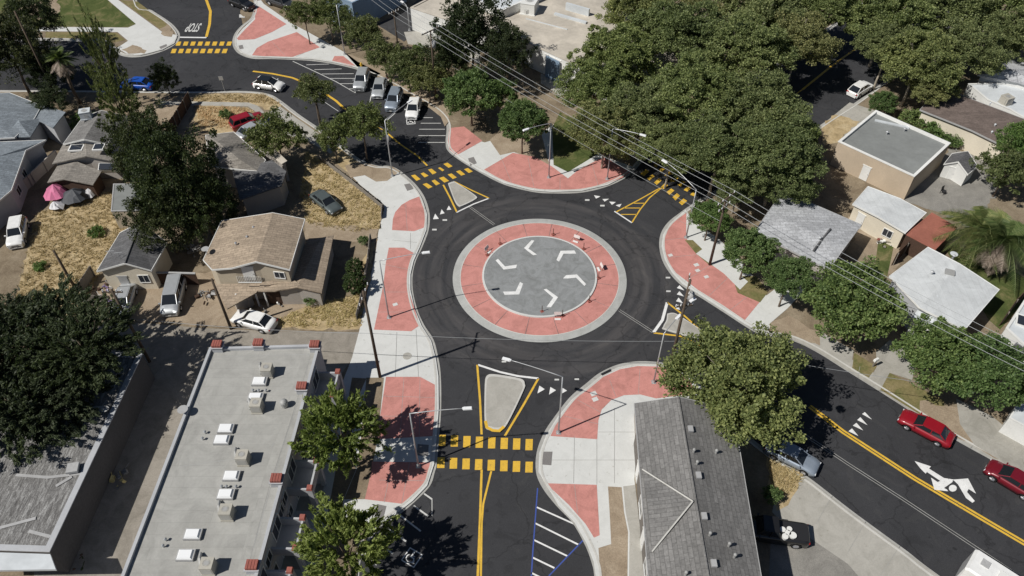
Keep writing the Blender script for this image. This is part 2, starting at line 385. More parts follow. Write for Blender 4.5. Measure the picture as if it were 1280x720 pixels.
# one asphalt surface under the kerbs of every block
road = MB().sheet(rd([(440, 800), (440, 620), (515, 560), (500, 420), (480, 330), (500, 260), (440, 200), (400, 170), (340, 130), (200, 122), (60, 120), (-150, 125), (-150, 45), (60, 45), (150, 60),
                      (195, 50), (150, -40), (150, -110), (330, -110), (300, 15), (310, 62), (400, 66), (560, 130), (590, 190), (690, 225), (780, 215), (960, 90), (1200, -110), (1330, -110), (1100, 122),
                      (900, 250), (850, 300), (880, 355), (940, 395), (1010, 415), (1130, 495), (1330, 610), (1500, 730), (1500, 900), (1240, 790), (1050, 650), (930, 555), (830, 470), (740, 500), (700, 560), (700, 620), (760, 700), (760, 800)]), ZR)
struct('road', road, 'asphalt')

def block(name, kerb_px, far_px, side, mat='soil', zt=.12, smooth=5, far_kerb=None):
    """raised block: gutter, kerb and the ground inside it; side = +1 when the block lies left of the traced line"""
    line = smooth_line([G(*p) for p in kerb_px], smooth)
    k1 = offset(line, side * .42); k2 = offset(line, side * .60)
    gt = MB().band(line, k1, .032, .026); struct('gutter', gt, 'gutter')
    kb = MB().band(k1, k2, .155, .157, 0); struct('kerb', kb, 'kerb')
    poly = [(p.x, p.y) for p in k2] + [(G(*p).x, G(*p).y) for p in far_px]
    struct(name, MB().prism(poly, 0, zt), mat)
    return line

K_SW = [(-150, 113), (60, 113), (215, 114.5), (255, 114.5), (307, 114), (335, 117.5), (350, 125), (375, 144), (400, 161), (425, 180), (450, 199), (470, 207), (485, 207.5), (496, 211), (507, 219), (520, 231), (531, 247), (537, 267), (536, 287),
        (528, 309), (520, 326), (516, 343), (516, 362), (521, 385), (530, 406), (542, 425), (548, 448), (551, 470), (551.5, 510), (549, 545), (546, 580), (543.5, 590), (537.5, 607.5), (519, 627), (496, 646), (475, 660), (461, 678), (452, 698), (449, 720), (449, 800)]
block('west_block', K_SW, [(-900, 800), (-900, 113)], -1)
K_N = [(316, -80), (317, 0), (317, 12), (313, 23), (300, 34), (292, 45), (291, 57), (298, 67), (315, 73.5), (340, 74), (367, 75), (390, 76.5), (415, 80), (445, 87), (470, 97), (490, 107), (512, 120), (537, 134), (551, 145), (558, 158), (557, 178), (560, 189), (575, 201), (600, 216), (630, 231), (665, 240), (690, 242), (727, 241), (760, 233), (787, 219), (806, 200), (830, 183), (880, 148), (960, 92), (1040, 36), (1200, -80)]
block('north_block', K_N, [(1100, -90), (400, -90)], 1)
K_E = [(1330, -80), (1200, 26), (1090, 113), (1035, 150), (960, 200), (880, 246), (864, 256), (850, 266), (835, 278), (826, 292), (824, 308), (828, 326), (838, 343), (853, 358), (880, 375), (905, 391), (931, 408), (945, 416), (960, 420.5), (990, 426), (1020, 440), (1060, 465), (1100, 490), (1150, 522), (1192, 549), (1242, 577), (1280, 600), (1400, 672)]
block('east_block', K_E, [(2300, 700), (2300, -80)], 1)
K_SE = [(1400, 880), (1177, 722), (1135, 690), (1102, 666), (1060, 635), (1015, 600), (985, 580), (960, 564), (925, 535), (895, 500), (870, 470), (848, 457), (820, 452.5), (795, 452), (772, 456), (750, 466), (732, 480), (712, 497), (694, 520), (680, 541), (671, 565), (670, 590), (678, 610), (695, 632), (715, 653), (730, 679), (739, 702), (743, 725), (745, 800)]
block('south_block', K_SE, [(900, 900)], 1)
K_NW = [(168, -80), (171, 0), (190, 13), (210, 26), (220, 35), (225, 44), (221, 54), (204, 64), (175, 71.5), (152, 70), (138, 60), (125, 52.5), (90, 52), (57, 51), (-150, 51)]
block('corner_block', K_NW, [(-500, 51), (-500, -80)], -1)

# ---- pavements on the blocks
SW_ = .135
SOFT = ('dry_grass', 'bare_dirt', 'patchy_lawn', 'gravel', 'lawn', 'soil')
def ragged(p, amp=.28, step=.7):
    R = random.Random(len(p) * 7 + int(p[0].x * 10)); out = []
    for i in range(len(p)):
        a, b = p[i], p[(i + 1) % len(p)]; n = max(1, min(60, int((b - a).length / step)))
        for k in range(n):
            q = a.lerp(b, k / n); out.append(q + Vector((R.uniform(-amp, amp), R.uniform(-amp, amp), 0)) * (1 if k else .3))
    return out
def pave(name, px, mat, z=SW_, sm=0):
    p = GL(px, z)
    if mat in SOFT and ('yard' in name or 'patch' in name): p = ragged(p)
    if sm: p = smooth_line(p + [p[0]], sm)[:-1]
    return struct(name, MB().sheet([(q.x, q.y) for q in p], z), mat)
# west side
pave('sidewalk', [(431, 207), (455, 200), (466, 212), (482, 215), (494, 214), (505, 222), (517, 233), (528, 249), (534, 268), (533, 287), (525, 308), (517, 326), (513, 343), (513, 362), (518, 385), (527, 407), (539, 426), (545, 449), (548, 470), (548.5, 510), (546, 545), (543, 579),
                  (534, 607), (516, 626), (493, 644), (473, 657), (460, 672), (437, 660), (439, 649), (429, 645), (429, 625), (445, 587), (440, 540), (446, 500), (458, 473), (440, 472), (430, 530), (410, 640), (392, 730), (330, 730), (440, 447), (450, 410), (460, 360), (469, 320), (473, 290), (478, 268), (480, 258), (470, 247), (450, 231), (436, 216)], 'walk')
pave('sidewalk', [(325, 144), (345, 144), (362, 147), (398, 169), (434, 203), (431, 207), (410, 190), (372, 170), (330, 150)], 'walk_old')
pave('planting_strip', [(438, 222), (456, 219), (470, 227), (484, 226), (500, 214), (490, 208), (474, 209), (450, 201), (431, 207)], 'bare_dirt', SW_ + .006, 0)
pave('planting_strip', [(458, 472), (480, 472), (472, 548), (464, 590), (456, 624), (430, 624), (446, 586), (452, 540)], 'soil', SW_ + .006)
pave('planting_strip', [(439, 649), (472, 655), (459, 672), (447, 700), (445, 730), (425, 730), (432, 690)], 'soil', SW_ + .006)
ZP = .147
def red(px, sm=0): return pave('red_paving', px, 'red_paving', ZP, sm)
red([(524, 245.5), (531, 265), (531, 284), (517.5, 289), (490, 287.5), (491, 274), (494, 265), (502, 256), (512, 250)])
red([(486, 309.5), (505, 309.5), (517, 316), (510.5, 337), (510, 352), (512, 367), (520, 391), (524, 407), (514, 414), (467.5, 412), (479, 357), (482, 330)])
red([(482.5, 471), (525, 471), (544, 481), (545, 510), (542, 545), (470, 549), (473, 535)])
red([(465, 577), (539, 578), (536, 592), (528, 607), (505, 630), (456, 624), (464, 590)])
# north side
pave('sidewalk', [(318, 2), (326, 0), (330, 5), (366, 30), (385, 40), (432, 66), (447, 77), (476, 92), (470, 95), (445, 84.5), (415, 77.5), (390, 74), (367, 73), (340, 72), (316, 71), (301, 66), (294, 57), (295, 46), (303, 36), (316, 24), (320, 12)], 'walk')
red([(318, 8), (324, 8), (358, 30), (340, 40), (318, 49), (298, 50), (296, 48), (306, 37), (319, 24)])
red([(371, 40), (400, 59), (380, 66), (366, 71), (340, 71), (315, 69), (321, 60), (335, 52)])
red([(429, 70), (444, 82), (440, 83), (415, 76), (418, 70)])
pave('planting_strip', [(431, 66), (470, 80), (520, 102), (560, 132), (562, 150), (556, 158), (551, 146), (537, 135), (512, 121), (490, 108), (470, 97.5), (447, 84)], 'bare_dirt', SW_)
pave('sidewalk', [(561, 165), (606, 178), (640, 168), (655, 180), (700, 150), (745, 192), (790, 208), (787, 217), (760, 231), (727, 238.5), (690, 240), (665, 238), (630, 229), (600, 214), (575, 199), (562, 188), (559, 178)], 'walk')
pave('planting_strip', [(612, 175), (640, 150), (672, 150), (687, 206), (660, 196), (642, 190), (625, 194)], 'bare_dirt', SW_ + .006)
pave('lawn', [(692, 206), (690, 160), (700, 140), (760, 170), (748, 192), (710, 215)], 'lawn', SW_ + .006)
red([(562, 160), (580, 158), (603, 176), (571, 194), (562, 187), (560, 176)])
red([(605, 212), (641, 191), (668, 196), (690, 208), (710, 223), (722, 213), (748, 199), (757, 197), (788, 215), (778, 222), (757, 230), (727, 236.5), (690, 238), (666, 236), (631, 227)])
# east side
pave('sidewalk', [(857, 262), (866, 275), (900, 300), (930, 330), (960, 372), (980, 378), (960, 413), (946, 413), (931, 405), (905, 388), (880, 372), (853, 355), (840, 341), (831, 325), (827, 308), (829, 293), (838, 279)], 'walk')
pave('sidewalk', [(958, 416), (975, 410), (1020, 425), (1070, 452), (1120, 484), (1200, 531), (1240, 553), (1290, 585), (1290, 602), (1242, 574), (1150, 520), (1100, 488), (1060, 463), (1020, 438), (990, 424)], 'walk_old')
red([(858, 264), (857.5, 297), (870, 317), (888, 331), (912, 340), (922, 364), (950, 377), (931, 400), (903, 381), (872, 362), (845, 341), (833, 325), (829.5, 309), (831, 297), (836, 285), (845, 274)])
pave('planting_strip', [(856, 300), (866, 300), (895, 328), (905, 338), (885, 330), (870, 317)], 'patchy_lawn', ZP + .004)
pave('driveway', [(870, 317), (880, 310), (905, 327), (935, 352), (925, 362), (905, 342)], 'walk', ZP + .012)
pave('planting_strip', [(915, 345), (945, 345), (960, 365), (950, 378), (922, 366)], 'patchy_lawn', ZP + .008)
pave('driveway', [(935, 401), (956, 371), (990, 345), (1015, 352), (985, 385), (958, 408)], 'walk', ZP + .012)
pave('bare_patch', [(962, 405), (985, 395), (1025, 414), (1025, 432), (990, 420), (965, 416)], 'bare_dirt', SW_ + .008)
pave('driveway', [(1025, 414), (1067, 438), (1063, 464), (1025, 441)], 'walk_old', SW_ + .012)
pave('lawn', [(1068, 441), (1096, 458), (1086, 472), (1065, 461)], 'patchy_lawn', SW_ + .012)
pave('driveway', [(1095, 440), (1112, 425), (1150, 440), (1140, 475), (1112, 466), (1100, 488), (1088, 473), (1096, 458)], 'driveway', SW_ + .014)
pave('lawn', [(1112, 466), (1180, 500), (1180, 530), (1150, 518), (1100, 487)], 'patchy_lawn', SW_ + .012)
pave('bare_patch', [(1150, 500), (1230, 520), (1290, 570), (1290, 598), (1242, 572), (1150, 519)], 'bare_dirt', SW_ + .016)
pave('driveway', [(1195, 498), (1240, 520), (1290, 562), (1290, 598), (1246, 573), (1218, 556), (1200, 530)], 'driveway', SW_ + .022)
pave('lawn', [(1092, 345), (1108, 350), (1118, 305), (1098, 300)], 'lawn')
pave('lawn', [(1184, 315), (1200, 300), (1285, 350), (1285, 372), (1250, 412), (1236, 400)], 'lawn')
pave('gravel_yard', [(1130, 250), (1190, 185), (1240, 200), (1250, 240), (1210, 285), (1165, 262)], 'gravel')
pave('driveway', [(1035, 150), (1062, 128), (1100, 140), (1060, 172)], 'walk_old')
pave('bare_patch', [(1026, 158), (1045, 143), (1075, 152), (1048, 178), (1030, 182)], 'dry_grass', SW_ + .006)
pave('dirt_yard', [(1060, 270), (1140, 300), (1115, 345), (1070, 305)], 'bare_dirt', SW_ - .006)
# south-east corner
pave('sidewalk', [(974, 603), (1004, 595), (1015, 603), (1060, 638), (1102, 669), (1135, 693), (1190, 732), (1080, 730), (1030, 690), (985, 660), (965, 640)], 'walk_old')
pave('driveway', [(965, 648), (1000, 664), (1060, 705), (1090, 740), (960, 740)], 'gravel', SW_ + .006)
pave('bare_patch', [(959, 572), (1004, 592), (990, 622), (972, 640), (958, 620)], 'dry_grass', SW_ + .006)
pave('sidewalk', [(682, 604), (673, 590), (674, 566), (683, 543), (697, 521), (715, 499), (735, 483), (752, 469), (773, 459), (795, 455), (820, 455.5), (846, 460), (866, 473), (880, 490), (830, 510), (796, 508), (797, 540), (793, 600), (800, 660), (806, 730), (746, 730), (742, 702), (733, 679), (718, 653), (698, 632)], 'walk')
red([(688, 545), (699, 522), (717, 500), (736, 486), (754, 471), (775, 461.5), (797, 457.5), (820, 458), (845, 462), (863, 475), (868, 492), (820, 498), (800, 493), (780, 494), (764, 500), (752, 512), (748, 525), (746.5, 549)])
red([(682, 604), (746, 606), (749.5, 669), (742.5, 672), (732, 655), (711, 631)])
pave('planting_strip', [(760, 608), (777, 609), (780, 640), (785, 665), (784, 740), (752, 740), (748, 685), (764, 680), (762, 640)], 'bare_dirt', ZP)
pave('sidewalk', [(779, 608), (794, 606), (800, 660), (806, 740), (786, 740), (787, 665), (782, 640)], 'walk_old', ZP + .002)
# far corner with lawns
pave('lawn', [(-150, 33), (57, 33), (160, 34), (170, 30), (134, 0), (100, -40), (-150, -40)], 'lawn')
pave('bare_patch', [(20, 12), (50, 2), (72, 0), (76, 14), (60, 24), (30, 24)], 'bare_dirt', SW_ + .004, 4)
pave('sidewalk', [(-150, 33), (57, 33.5), (160, 34.5), (170, 30), (135, 0), (115, -30), (128, -30), (148, 0), (203, 40), (222, 44), (218, 54), (203, 62), (175, 69), (158, 67), (146, 60), (160, 51), (147, 40), (57, 39), (-150, 39)], 'walk', SW_ + .008)
pave('lawn', [(57, 40), (146, 41), (156, 50), (135, 55), (123, 48.5), (57, 47.5)], 'patchy_lawn', SW_ + .004)
pave('lawn', [(150, 0), (172, 2), (205, 27), (212, 34), (200, 36)], 'patchy_lawn', SW_ + .012)
pave('bare_patch', [(200, 36), (210, 30), (217, 40), (214, 46), (205, 45)], 'bare_dirt', SW_ + .016)
pave('bare_patch', [(152, 62), (166, 56), (184, 63), (180, 67), (160, 67)], 'bare_dirt', SW_ + .016)
# yards of the west block
pave('alley', [(60, 404), (185, 404), (250, 410), (350, 414), (450, 415), (441, 447), (425, 470), (330, 760), (40, 760), (60, 440)], 'alley', SW_ - .006)
pave('dirt_yard', [(105, 400), (110, 365), (180, 345), (270, 340), (300, 385), (450, 372), (455, 412), (350, 411), (250, 407), (185, 401)], 'bare_dirt', SW_ - .002)
pave('dry_yard', [(20, 372), (38, 300), (45, 268), (110, 240), (160, 238), (165, 285), (140, 310), (112, 368), (100, 395), (60, 395)], 'dry_grass')
pave('dry_yard', [(383, 190), (400, 195), (479, 256), (476, 285), (440, 292), (385, 280), (375, 240), (381, 215)], 'dry_grass')
pave('dry_yard', [(345, 400), (380, 385), (446, 368), (452, 330), (462, 300), (472, 300), (455, 385), (448, 412), (350, 410)], 'dry_grass', SW_ + .004)
pave('dry_yard', [(420, 183), (434, 190), (450, 203), (440, 220), (425, 208), (410, 195)], 'dry_grass', SW_ + .004)
pave('dirt_yard', [(380, 276), (474, 286), (472, 300), (440, 302), (380, 300)], 'bare_dirt', SW_ + .008)
pave('dry_yard', [(245, 118), (330, 117), (352, 130), (345, 142), (322, 132), (290, 128), (240, 129)], 'dry_grass')
pave('sidewalk', [(200, 126), (310, 128), (322, 132), (332, 142), (326, 144), (310, 133), (200, 131)], 'walk_old', SW_ + .006)
pave('dry_yard', [(246, 131), (308, 134), (325, 147), (310, 165), (300, 172), (262, 165), (240, 160)], 'dry_grass', SW_ + .003)
pave('dirt_yard', [(190, 122), (240, 120), (238, 160), (200, 160)], 'bare_dirt')
pave('driveway', [(325, 146), (350, 133), (400, 168), (380, 176), (350, 165)], 'walk_old', SW_ + .01)
# north: car park and walks behind the trees
pave('parking_lot', [(470, 30), (500, 18), (560, -30), (640, -30), (600, 30), (560, 40), (520, 42), (505, 52)], 'asphalt_old')
pave('sidewalk', [(505, 40), (530, 38), (560, 45), (600, 60), (600, 80), (540, 60), (510, 55)], 'walk_old', SW_ + .004)
pave('sidewalk', [(676, 92), (700, 100), (720, 112), (700, 120), (676, 104)], 'walk_old')
pave('parking_lot', [(560, -60), (900, -60), (760, 30), (700, 30)], 'walk_old', SW_ - .004)

# ---- the drains and tactile plates
def plate(px, mat='grate', z=ZP + .006):
    q = GL(px, z); o = struct('tactile_plate', MB().prism([(p.x, p.y) for p in q], .1, z), mat)
plate([(585, 198), (592, 196), (596, 204), (588, 207)]); plate([(505, 230.5), (513, 229), (517, 236), (509, 238.5)])
plate([(678, 564.5), (690.5, 564.5), (689, 581.5), (677, 580.5)]); plate([(471, 630), (483, 632.5), (478, 651), (468, 647.5)])
plate([(298, 57), (303, 56), (304.5, 60.5), (299.5, 61.5)]); plate([(199, 58.5), (208, 55), (209, 58), (201, 61.5)]); plate([(522, 555), (536, 556), (535, 570), (521, 569)])
plate([(751, 467), (763, 461), (764.5, 464), (753, 469.5)], 'plastic_black', .165)

# ---- joints cut into the paving
jm = MB()
for a, b in (((507, 255), (509, 288)), ((513, 291), (513, 311)), ((490, 300), (521, 303)), ((478, 330), (511, 337)), ((476, 365), (513, 365)), ((472, 390), (519, 390)), ((496, 415), (494, 471)), ((520, 412), (523, 471)), ((465, 443), (545, 447)),
             ((478, 495), (545, 497)), ((475, 520), (545, 521)), ((505, 471), (500, 548)), ((525, 471), (524, 548)), ((474, 600), (535, 601)), ((490, 578), (480, 628)), ((512, 578), (502, 630)), ((430, 500), (447, 502)), ((418, 580), (440, 580)),
             ((718, 545), (717, 604)), ((746, 549), (746, 606)), ((718, 606), (722, 641)), ((768, 510), (768, 604)), ((748, 540), (796, 540)), ((686, 575), (793, 575)), ((762, 475), (770, 496)), ((800, 460), (798, 492)), ((722, 500), (750, 515)), ((705, 520), (748, 530)),
             ((626, 196), (640, 230)), ((660, 197), (668, 237)), ((740, 205), (748, 233)), ((700, 222), (700, 238)), ((845, 274), (862, 282)), ((832, 300), (858, 297)), ((832, 322), (874, 318)), ((855, 352), (890, 330)), ((885, 371), (914, 343)), ((912, 388), (935, 370)),
             ((340, 52), (358, 71)), ((380, 66), (368, 72)), ((1040, 620), (1020, 655)), ((1082, 652), (1060, 690)), ((1125, 682), (1100, 720)), ((1075, 458), (1072, 472)), ((1226, 546), (1213, 560)), ((1262, 566), (1255, 583))):
    jm.strip([G(*a, .15), G(*b, .15)], .035, ZP + .005)
struct('paving_joints', jm, 'joint')

# ---- central island
SEG = 120
struct('island_apron', MB().disc(RC, 8.68, .09, SEG, 9.52, .022), 'apron')
r_ = MB().disc(RC, 6.0, .125, SEG, 8.68, .092); struct('island_red_paving', r_, 'red_paving')
jr = MB()
for k in range(16):
    a = 2 * pi * k / 16 + .2; jr.strip([RC + Vector((cos(a), sin(a), 0)) * 6.3, RC + Vector((cos(a), sin(a), 0)) * 8.66], .035, .131)
struct('paving_joints', jr, 'grate')
struct('island_kerb', MB().disc(RC, 6.08, .25, SEG, 6.28, .245).disc(RC, 6.28, .245, SEG, 6.30, .09), 'walk')
struct('island_rim', MB().disc(RC, 8.64, .1, SEG, 8.74, .096), 'kerb')
struct('island_centre', MB().disc(RC, 6.09, .225, SEG), 'island_disc')
chev = [[(380, 200), (418, 160), (432, 163), (402, 203), (445, 233), (425, 236)], [(563, 214), (632, 212), (641, 228), (578, 228), (555, 268), (542, 260)], [(575, 352), (590, 336), (645, 332), (690, 380), (682, 390), (640, 348), (600, 352)],
        [(478, 407), (492, 404), (550, 446), (515, 496), (492, 496), (526, 448)], [(275, 418), (338, 417), (360, 370), (375, 378), (356, 432), (283, 434)], [(238, 262), (250, 254), (285, 292), (345, 283), (340, 300), (278, 308)]]
# the six chevrons are one shape turned about the centre
for i, c in enumerate(chev):
    pts = Zf(c, 560, 260, 4, .23); struct('painted_chevron', MB().sheet([(p.x, p.y) for p in pts], .231), 'paint_white')

# ---- splitter islands
def splitter(px, h=.15):
    p = smooth_line((lambda q: q + [q[0]])(GL(px, h)), 4)[:-1]
    pts = [(q.x, q.y) for q in p]; struct('splitter_kerb', MB().prism(pts, 0, h), 'kerb')
    c = sum((Vector((a, b, 0)) for a, b in pts), Vector()) / len(pts)
    struct('splitter_island', MB().sheet([((a - c.x) * .9 + c.x, (b - c.y) * .9 + c.y) for a, b in pts], h + .005), 'walk_old')
splitter([(608, 470), (616, 467.5), (650, 473), (656, 480), (654, 489), (634, 530), (624, 538), (613, 537), (606, 529), (606, 480)])
splitter([(560, 229), (566, 227), (570, 228), (594, 244), (594, 249), (578, 257), (573, 257), (568, 250)])
splitter([(834, 392), (842, 391), (852, 396), (882, 417), (874, 423), (832, 412), (829, 408), (833, 400)])

# ---- painted markings
YM, WM, LM, BM = MB(), MB(), MB(), MB()
ZM = .0265
def yl(px, w=.16): YM.strip([G(x, y, ZM) for x, y in px], w, ZM)
def wl(px, w=.12, M=WM): M.strip([G(x, y, ZM) for x, y in px], w, ZM)
def quad(M, px, z=ZM): M.sheet([(p.x, p.y) for p in GL(px, z)], z)
# south crossing
for i in range(8):
    x = 552.5 + i * 15.55; quad(YM, [(x - 4.2, 543.5 + i * .75), (x + 4.8, 543.5 + i * .75), (x + 4.2, 557.5 + i * .75), (x - 4.8, 557.5 + i * .75)])
    x = 551 + i * 15.75; quad(YM, [(x - 4.2, 571.5 + i * .8), (x + 4.9, 571.5 + i * .8), (x + 4.5, 585 + i * .8), (x - 4.8, 585 + i * .8)])
yl([(596.5, 456), (600, 500), (602, 543)], .2); yl([(673, 473), (655, 505), (631, 545)], .2); wl([(597.5, 456), (625, 465), (647, 470), (673, 473)], .22)
yl([(602, 587), (600, 650), (597, 725), (595, 800)], .2); yl([(614, 589), (604, 630), (602, 655), (601, 725), (599, 800)], .17)
wl([(613, 529)] + [(613, 529.5)], .1)
ys = MB().strip([G(606.8, 526, .16), G(608.5, 534, .16), (G(616, 538, .16)), G(624, 538.5, .16), G(630, 533, .16)], .28, .162); struct('kerb_paint', ys, 'paint_yellow')
# north-west crossing (traced)
for c in ([(295, 157), (315, 153), (343, 176), (322, 184)], [(343, 148), (357, 142), (383, 158), (363, 167)], [(380, 128), (398, 123), (423, 143), (403, 152)], [(430, 120), (440, 116), (462, 130), (452, 136)], [(457, 100), (477, 93), (503, 111), (483, 119)],
          [(353, 201), (373, 195), (403, 214), (382, 223)], [(398, 184), (414, 178), (440, 198), (420, 207)], [(435, 170), (458, 163), (485, 184), (462, 193)], [(478, 152), (498, 147), (524, 167), (504, 175)], [(520, 137), (540, 131), (566, 152), (546, 158)], [(560, 126), (580, 120), (604, 137), (584, 145)]):
    quad(YM, [(440 + x / 4, 180 + y / 4) for x, y in c])
yl([(554, 231), (562, 246), (571, 265)], .2); yl([(568, 227), (590, 238), (612, 248)], .18); wl([(570.5, 265.5), (592, 255), (612, 247.5)], .18)
yl([(480, 163), (500, 180), (522, 195), (534, 207)], .22)
# north-east crossing
for c in ([(322, 148), (350, 127), (366, 138), (338, 162)], [(354, 172), (380, 152), (394, 160), (368, 182)], [(390, 192), (414, 172), (428, 182), (404, 204)], [(424, 216), (444, 196), (460, 206), (438, 226)], [(452, 240), (476, 222), (492, 232), (468, 254)], [(482, 266), (504, 246), (520, 258), (498, 282)], [(514, 292), (538, 272), (556, 284), (530, 306)],
          [(387, 108), (408, 90), (420, 98), (400, 118)], [(414, 130), (436, 116), (448, 124), (426, 142)], [(442, 156), (468, 136), (480, 146), (458, 166)], [(474, 180), (496, 160), (514, 170), (490, 190)], [(508, 204), (530, 182), (546, 192), (524, 214)], [(538, 230), (562, 206), (578, 218), (556, 238)], [(570, 254), (586, 236), (600, 244), (590, 262)]):
    quad(YM, [(720 + x / 4, 180 + y / 4) for x, y in c])
yl([(770, 265), (800, 249), (825, 235)], .16); yl([(790, 278), (800, 262), (812, 247), (828, 234)], .16); wl([(768, 264), (790, 278.5)], .18)
for a, b in (((780, 260), (800, 260)), ((792, 254), (806, 254)), ((776, 268), (796, 268))): yl([a, b], .14)
yl([(838, 227), (850, 218), (862, 210)], .3); yl([(1003, 112), (1040, 82), (1068, 62)], .32); yl([(880, 197), (1003, 112)], .2)
# north crossing by the stop line
for i in range(8):
    x = 223 + i * 9.05; quad(YM, [(x - 1.8, 52), (x + 3.7, 52), (x + 1.9, 57), (x - 3.6, 57)]); x = 217 + i * 9.1; quad(YM, [(x - 1.6, 61), (x + 4, 61), (x + 2, 66.4), (x - 3.7, 66.4)])
yl([(252, -30), (258, 0), (263, 14), (262, 30), (258, 46)], .42); wl([(224, 46.5), (258, 47)], .35)
yl([(316, 89), (340, 92), (365, 97), (385, 105), (405, 116), (420, 126), (432, 137)], .34); yl([(432, 137), (455, 150), (480, 163)], .14)
# south-east arm
yl([(834, 378), (857, 396), (880, 417)], .2); yl([(817, 416), (850, 420), (862, 425), (905, 450)], .2); wl([(834, 378), (828, 400), (817, 415.5)], .3)
for d_ in (-.15, .15): YM.strip(offset([G(*p) for p in [(1012, 508), (1054, 540), (1143, 598), (1234, 652), (1292, 686), (1402, 752)]], d_), .2, ZM)
# yield triangles
def tri(c): quad(WM, c)
for ox, oy, s, c in ((500, 440, 4, [(697, 168), (724, 186), (687, 207)]), (500, 440, 4, [(752, 175), (780, 191), (745, 213)]), (500, 440, 4, [(808, 177), (835, 193), (808, 208)]),
                     (440, 180, 4, [(416, 348), (434, 374), (405, 376)]), (440, 180, 4, [(448, 326), (463, 346), (440, 352)]), (440, 180, 4, [(484, 308), (497, 328), (473, 330)]),
                     (720, 180, 4, [(90, 256), (122, 262), (100, 273)]), (720, 180, 4, [(132, 275), (165, 274), (143, 288)]), (720, 180, 4, [(166, 288), (199, 290), (180, 304)]), (720, 180, 4, [(198, 306), (228, 299), (218, 316)]),
                     (740, 340, 4, [(424, 80), (438, 66), (462, 92)]), (740, 340, 4, [(424, 112), (437, 96), (460, 122)]), (740, 340, 4, [(420, 146), (433, 128), (455, 156)]), (740, 340, 4, [(415, 182), (430, 162), (440, 190)]),
                     (960, 360, 4, [(470, 630), (484, 620), (520, 658)]), (960, 360, 4, [(446, 660), (462, 646), (498, 686)]), (960, 360, 4, [(424, 688), (442, 674), (476, 712)]), (960, 360, 4, [(402, 716), (420, 702), (452, 740)])):
    tri([(ox + x / s, oy + y / s) for x, y in c])
for c in ((694.5, 474), (721, 474), (552, 275), (557, 275)): pass
for x, y in ((531.5, 315), (696, 474.5), (721, 474), (543, 287), (556, 275), (734, 250), (753, 257), (835, 347), (835.5, 364), (630, 452)):
    quad(LM, [(x - 2.8, y - 1), (x + 2.8, y - 1), (x + 2.8, y + 1), (x - 2.8, y + 1)])
# lane arrow of the roundabout approach (traced)
arz = [ZM]
def ar(c, M=None):
    arz[0] += .003; quad(M or WM, [(960 + x / 4, 540 + y / 4) for x, y in c], arz[0])
ar([(733, 145), (815, 172), (805, 183), (880, 230), (930, 238), (905, 258), (870, 250), (795, 200), (788, 208), (760, 180)])
ar([(815, 228), (848, 250), (890, 232), (925, 248), (880, 280), (915, 298), (832, 288)])
ar([(925, 238), (1000, 232), (1040, 308), (1003, 285), (995, 300), (1034, 345), (1022, 354), (990, 330), (950, 262)])
DK = MB(); ar([(924 + 30 * cos(t * pi / 8), 281 + 24 * sin(t * pi / 8)) for t in range(16)], DK); struct('arrow_gap', DK, 'asphalt'); ar([(924 + 20 * cos(t * pi / 8), 281 + 17 * sin(t * pi / 8)) for t in range(16)])
# parking bays on the south arm
for l in ([(672, 610), (669, 650), (666, 690), (663, 740)], [(686, 720), (731, 673)]):
    BM.strip([G(*p, ZM) for p in l], .11, ZM)
for a, b in (((671, 634), (719, 655.5)), ((669, 654), (723.5, 681)), ((667.5, 675), (709, 695)), ((666, 697), (693, 710)), ((664, 716), (684, 726))): wl([a, b], .14, WM)
for a, b in (((530, 617), (540, 624)), ((517, 632), (535, 645)), ((500, 644), (526, 664)), ((482, 659), (508, 677)), ((466, 674), (491, 692)), ((456, 692), (471, 706))): wl([a, b], .14, LM)
wl([(540, 624), (540, 645)], .06, LM)
# bays on the north-west arm
wl([(366, 76.5), (395, 90), (420, 102), (444, 116), (444, 107)], .12, LM)
for i, (a, b) in enumerate((((383, 81), (411, 80)), ((393, 87), (427, 86)), ((402, 92.5), (442, 92)), ((412, 98), (446, 98)), ((425, 104.5), (446, 104.5)), ((436, 111), (444, 111)))): wl([a, b], .12, LM)
wl([(465, 116), (462, 128)], .12, LM); wl([(508, 129), (484, 150)], .12, LM); wl([(484, 150), (485, 178)], .1, LM)
for y, x0, x1 in ((147, 528, 541), (154, 526, 551), (161.5, 524, 556), (169.5, 523, 557), (178, 523, 556)): wl([(x0, y), (x1, y)], .12, LM)
wl([(402, 125), (423, 139)], .08, LM)
quad(LM, [(299, 18), (301, 18), (304, 20.5), (306, 20.5), (306, 22), (299, 22)])
struct('yellow_road_marking', YM, 'paint_yellow'); struct('white_road_marking', WM, 'paint_white'); struct('white_road_marking', LM, 'paint_line'); struct('blue_road_marking', BM, 'paint_blue')
# seams in the asphalt
sm_ = MB()
for l in ([(586, 258), (618, 281)], [(774, 388), (816, 415)], [(1000, 540), (1060, 580), (1130, 625), (1228, 690), (1300, 738)]):
    for d in (-.12, .12): sm_.strip(offset([G(*p) for p in l], d), .05, .0245)
struct('road_seam', sm_, 'gutter')
